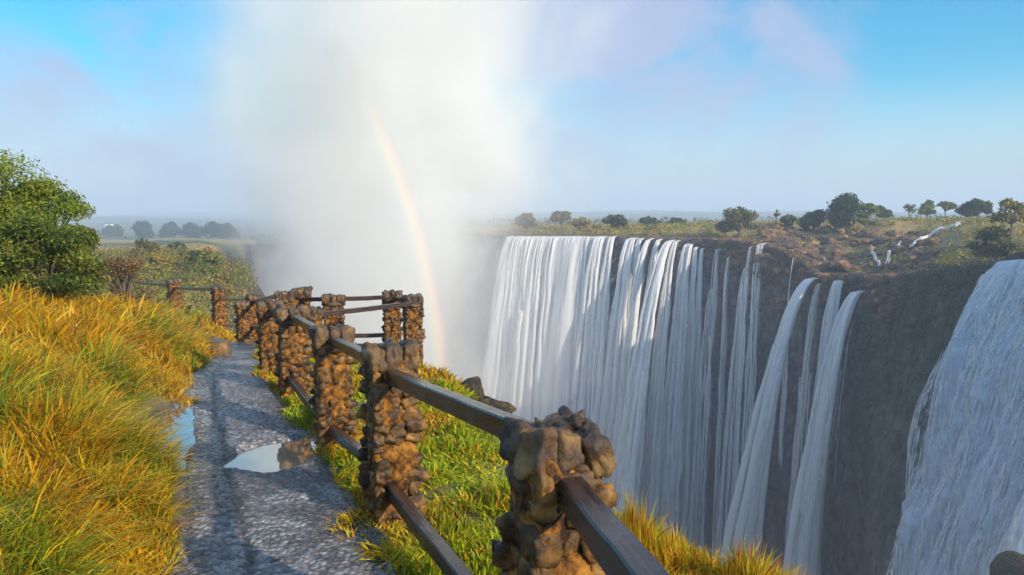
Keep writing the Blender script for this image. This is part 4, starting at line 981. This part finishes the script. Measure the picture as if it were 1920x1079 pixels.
rc = ramp(nt, mr.outputs[0], [(0.0, (0, 0, 0)), (0.15, (0.04, 0.04, 0.12)), (0.32, (0.05, 0.15, 0.14)), (0.48, (0.32, 0.32, 0.04)), (0.62, (0.62, 0.36, 0.0)), (0.76, (0.6, 0.14, 0.03)), (0.9, (0.22, 0.02, 0.03)), (1.0, (0, 0, 0))])
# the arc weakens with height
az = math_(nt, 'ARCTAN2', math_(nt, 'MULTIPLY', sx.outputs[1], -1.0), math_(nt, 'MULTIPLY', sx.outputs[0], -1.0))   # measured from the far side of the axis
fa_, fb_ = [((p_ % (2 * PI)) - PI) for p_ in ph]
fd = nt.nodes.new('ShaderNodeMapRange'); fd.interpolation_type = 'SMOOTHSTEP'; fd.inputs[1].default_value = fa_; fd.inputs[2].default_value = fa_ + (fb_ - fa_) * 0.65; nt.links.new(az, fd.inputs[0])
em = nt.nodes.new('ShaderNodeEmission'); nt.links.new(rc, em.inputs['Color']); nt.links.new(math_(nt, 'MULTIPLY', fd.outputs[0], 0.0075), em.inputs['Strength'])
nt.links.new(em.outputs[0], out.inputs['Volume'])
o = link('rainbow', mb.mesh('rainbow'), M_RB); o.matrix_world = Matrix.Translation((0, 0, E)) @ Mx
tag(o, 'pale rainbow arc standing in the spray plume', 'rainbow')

# haze
M_HZ, nt, pv = vol_mat('haze_air', (0.72, 0.84, 1.0), 0.0); pv.inputs['Density'].default_value = 0.0010
bm = bmesh.new(); bmesh.ops.create_cube(bm, size=1); bmesh.ops.scale(bm, vec=(14000, 14000, 148), verts=bm.verts)
me = bpy.data.meshes.new('haze'); bm.to_mesh(me); bm.free(); o = link('haze', me, M_HZ, smooth=False); o.location = (0, 0, 1.5); tag(o, kind='stuff')

# ------------------------------------------------------------------ world
w = bpy.data.worlds.new('World'); scene.world = w; w.use_nodes = True; nt = w.node_tree
bg = nt.nodes['Background']; bg.inputs['Strength'].default_value = 0.12
sky = nt.nodes.new('ShaderNodeTexSky'); sky.sky_type = 'NISHITA'; sky.sun_disc = False
sky.sun_elevation = SUN_EL; sky.sun_rotation = SUN_AZ; sky.air_density = 1.0; sky.dust_density = 0.3; sky.ozone_density = 1.5
tc = nt.nodes.new('ShaderNodeTexCoord').outputs['Generated']
def region(px, py, deg, soft):
    d = Vector(ray(px, py)).normalized(); dp = nt.nodes.new('ShaderNodeVectorMath'); dp.operation = 'DOT_PRODUCT'
    nt.links.new(tc, dp.inputs[0]); dp.inputs[1].default_value = d
    m = nt.nodes.new('ShaderNodeMapRange'); m.interpolation_type = 'SMOOTHSTEP'
    m.inputs[1].default_value = math.cos(math.radians(deg)); m.inputs[2].default_value = math.cos(math.radians(deg * soft)); nt.links.new(dp.outputs['Value'], m.inputs[0]); return m.outputs[0]
mp = nt.nodes.new('ShaderNodeMapping'); mp.inputs['Scale'].default_value = (1, 1, 1.8); nt.links.new(tc, mp.inputs[0])
cn = noise_(nt, mp.outputs[0], 3.2, 9, 0.6, 0.6)
reg = region(1120, 50, 17, 0.0)
for a in ((1320, 70, 13, 0.0), (850, 100, 18, 0.1), (340, 90, 8, 0.0), (400, 290, 9, 0.0), (60, 270, 9, 0.0)):
    reg = math_(nt, 'MAXIMUM', reg, math_(nt, 'MULTIPLY', region(*a), 1.0 if a[0] > 800 else 0.75))
cm = math_(nt, 'ADD', math_(nt, 'MULTIPLY', reg, 1.0), math_(nt, 'MULTIPLY', math_(nt, 'SUBTRACT', cn, 0.5), 4.2))
m = nt.nodes.new('ShaderNodeMapRange'); m.interpolation_type = 'SMOOTHSTEP'; m.inputs[1].default_value = 0.1; m.inputs[2].default_value = 1.3; nt.links.new(cm, m.inputs[0])
cf = math_(nt, 'MULTIPLY', m.outputs[0], math_(nt, 'MINIMUM', math_(nt, 'MULTIPLY', reg, 1.5), 0.85))
hs_ = nt.nodes.new('ShaderNodeHueSaturation'); hs_.inputs['Saturation'].default_value = 2.1; hs_.inputs['Hue'].default_value = 0.488; nt.links.new(sky.outputs[0], hs_.inputs['Color'])
sz = nt.nodes.new('ShaderNodeSeparateXYZ'); nt.links.new(tc, sz.inputs[0])
hz = nt.nodes.new('ShaderNodeMapRange'); hz.interpolation_type = 'SMOOTHSTEP'; hz.inputs[1].default_value = 0.20; hz.inputs[2].default_value = -0.02; hz.inputs[4].default_value = 0.85; nt.links.new(sz.outputs[2], hz.inputs[0])
skyc = mixc(nt, hz.outputs[0], hs_.outputs[0], (2.3, 3.1, 4.3))
cc = mixc(nt, cf, skyc, (2.7, 2.95, 4.3))
# unseen bright sky patch added overhead and behind the viewer as fill light
dp = nt.nodes.new('ShaderNodeVectorMath'); dp.operation = 'DOT_PRODUCT'; nt.links.new(tc, dp.inputs[0]); dp.inputs[1].default_value = Vector((0.1, -0.45, 0.9)).normalized()
mo = nt.nodes.new('ShaderNodeMapRange'); mo.interpolation_type = 'SMOOTHSTEP'; mo.inputs[1].default_value = 0.30; mo.inputs[2].default_value = 0.75; mo.inputs[4].default_value = 0.9; nt.links.new(dp.outputs['Value'], mo.inputs[0])
cc = mixc(nt, mo.outputs[0], cc, (3.0, 4.4, 6.6))
nt.links.new(cc, bg.inputs['Color'])
# ------------------------------------------------------------------ sun
ld = bpy.data.lights.new('sun', 'SUN'); ld.energy = 4.3; ld.angle = math.radians(0.5); ld.color = (1.0, 0.86, 0.66)
so = bpy.data.objects.new('sun', ld); COL.objects.link(so); so.rotation_euler = (-SUN).to_track_quat('-Z', 'Y').to_euler(); so.location = SUN * 60
# ------------------------------------------------------------------ camera, render settings
cd = bpy.data.cameras.new('camera'); cd.lens = 28; cd.sensor_width = 36; cd.clip_end = 20000; cd.clip_start = 0.05
co = bpy.data.objects.new('camera', cd); COL.objects.link(co); co.location = (0, 0, E); co.rotation_euler = (PI / 2 - PITCH, 0, 0)
scene.camera = co
scene.view_settings.view_transform = 'Standard'; scene.view_settings.look = 'None'; scene.view_settings.exposure = 0.6; scene.view_settings.gamma = 1
cy = scene.cycles
cy.use_denoising = True
try: cy.denoiser = 'OPENIMAGEDENOISE'
except Exception: pass
cy.max_bounces = 10; cy.diffuse_bounces = 3; cy.glossy_bounces = 3; cy.transmission_bounces = 2; cy.volume_bounces = 8; cy.transparent_max_bounces = 24
cy.volume_step_rate = 1.0; cy.volume_max_steps = 128
cy.use_adaptive_sampling = True; cy.adaptive_threshold = 0.02
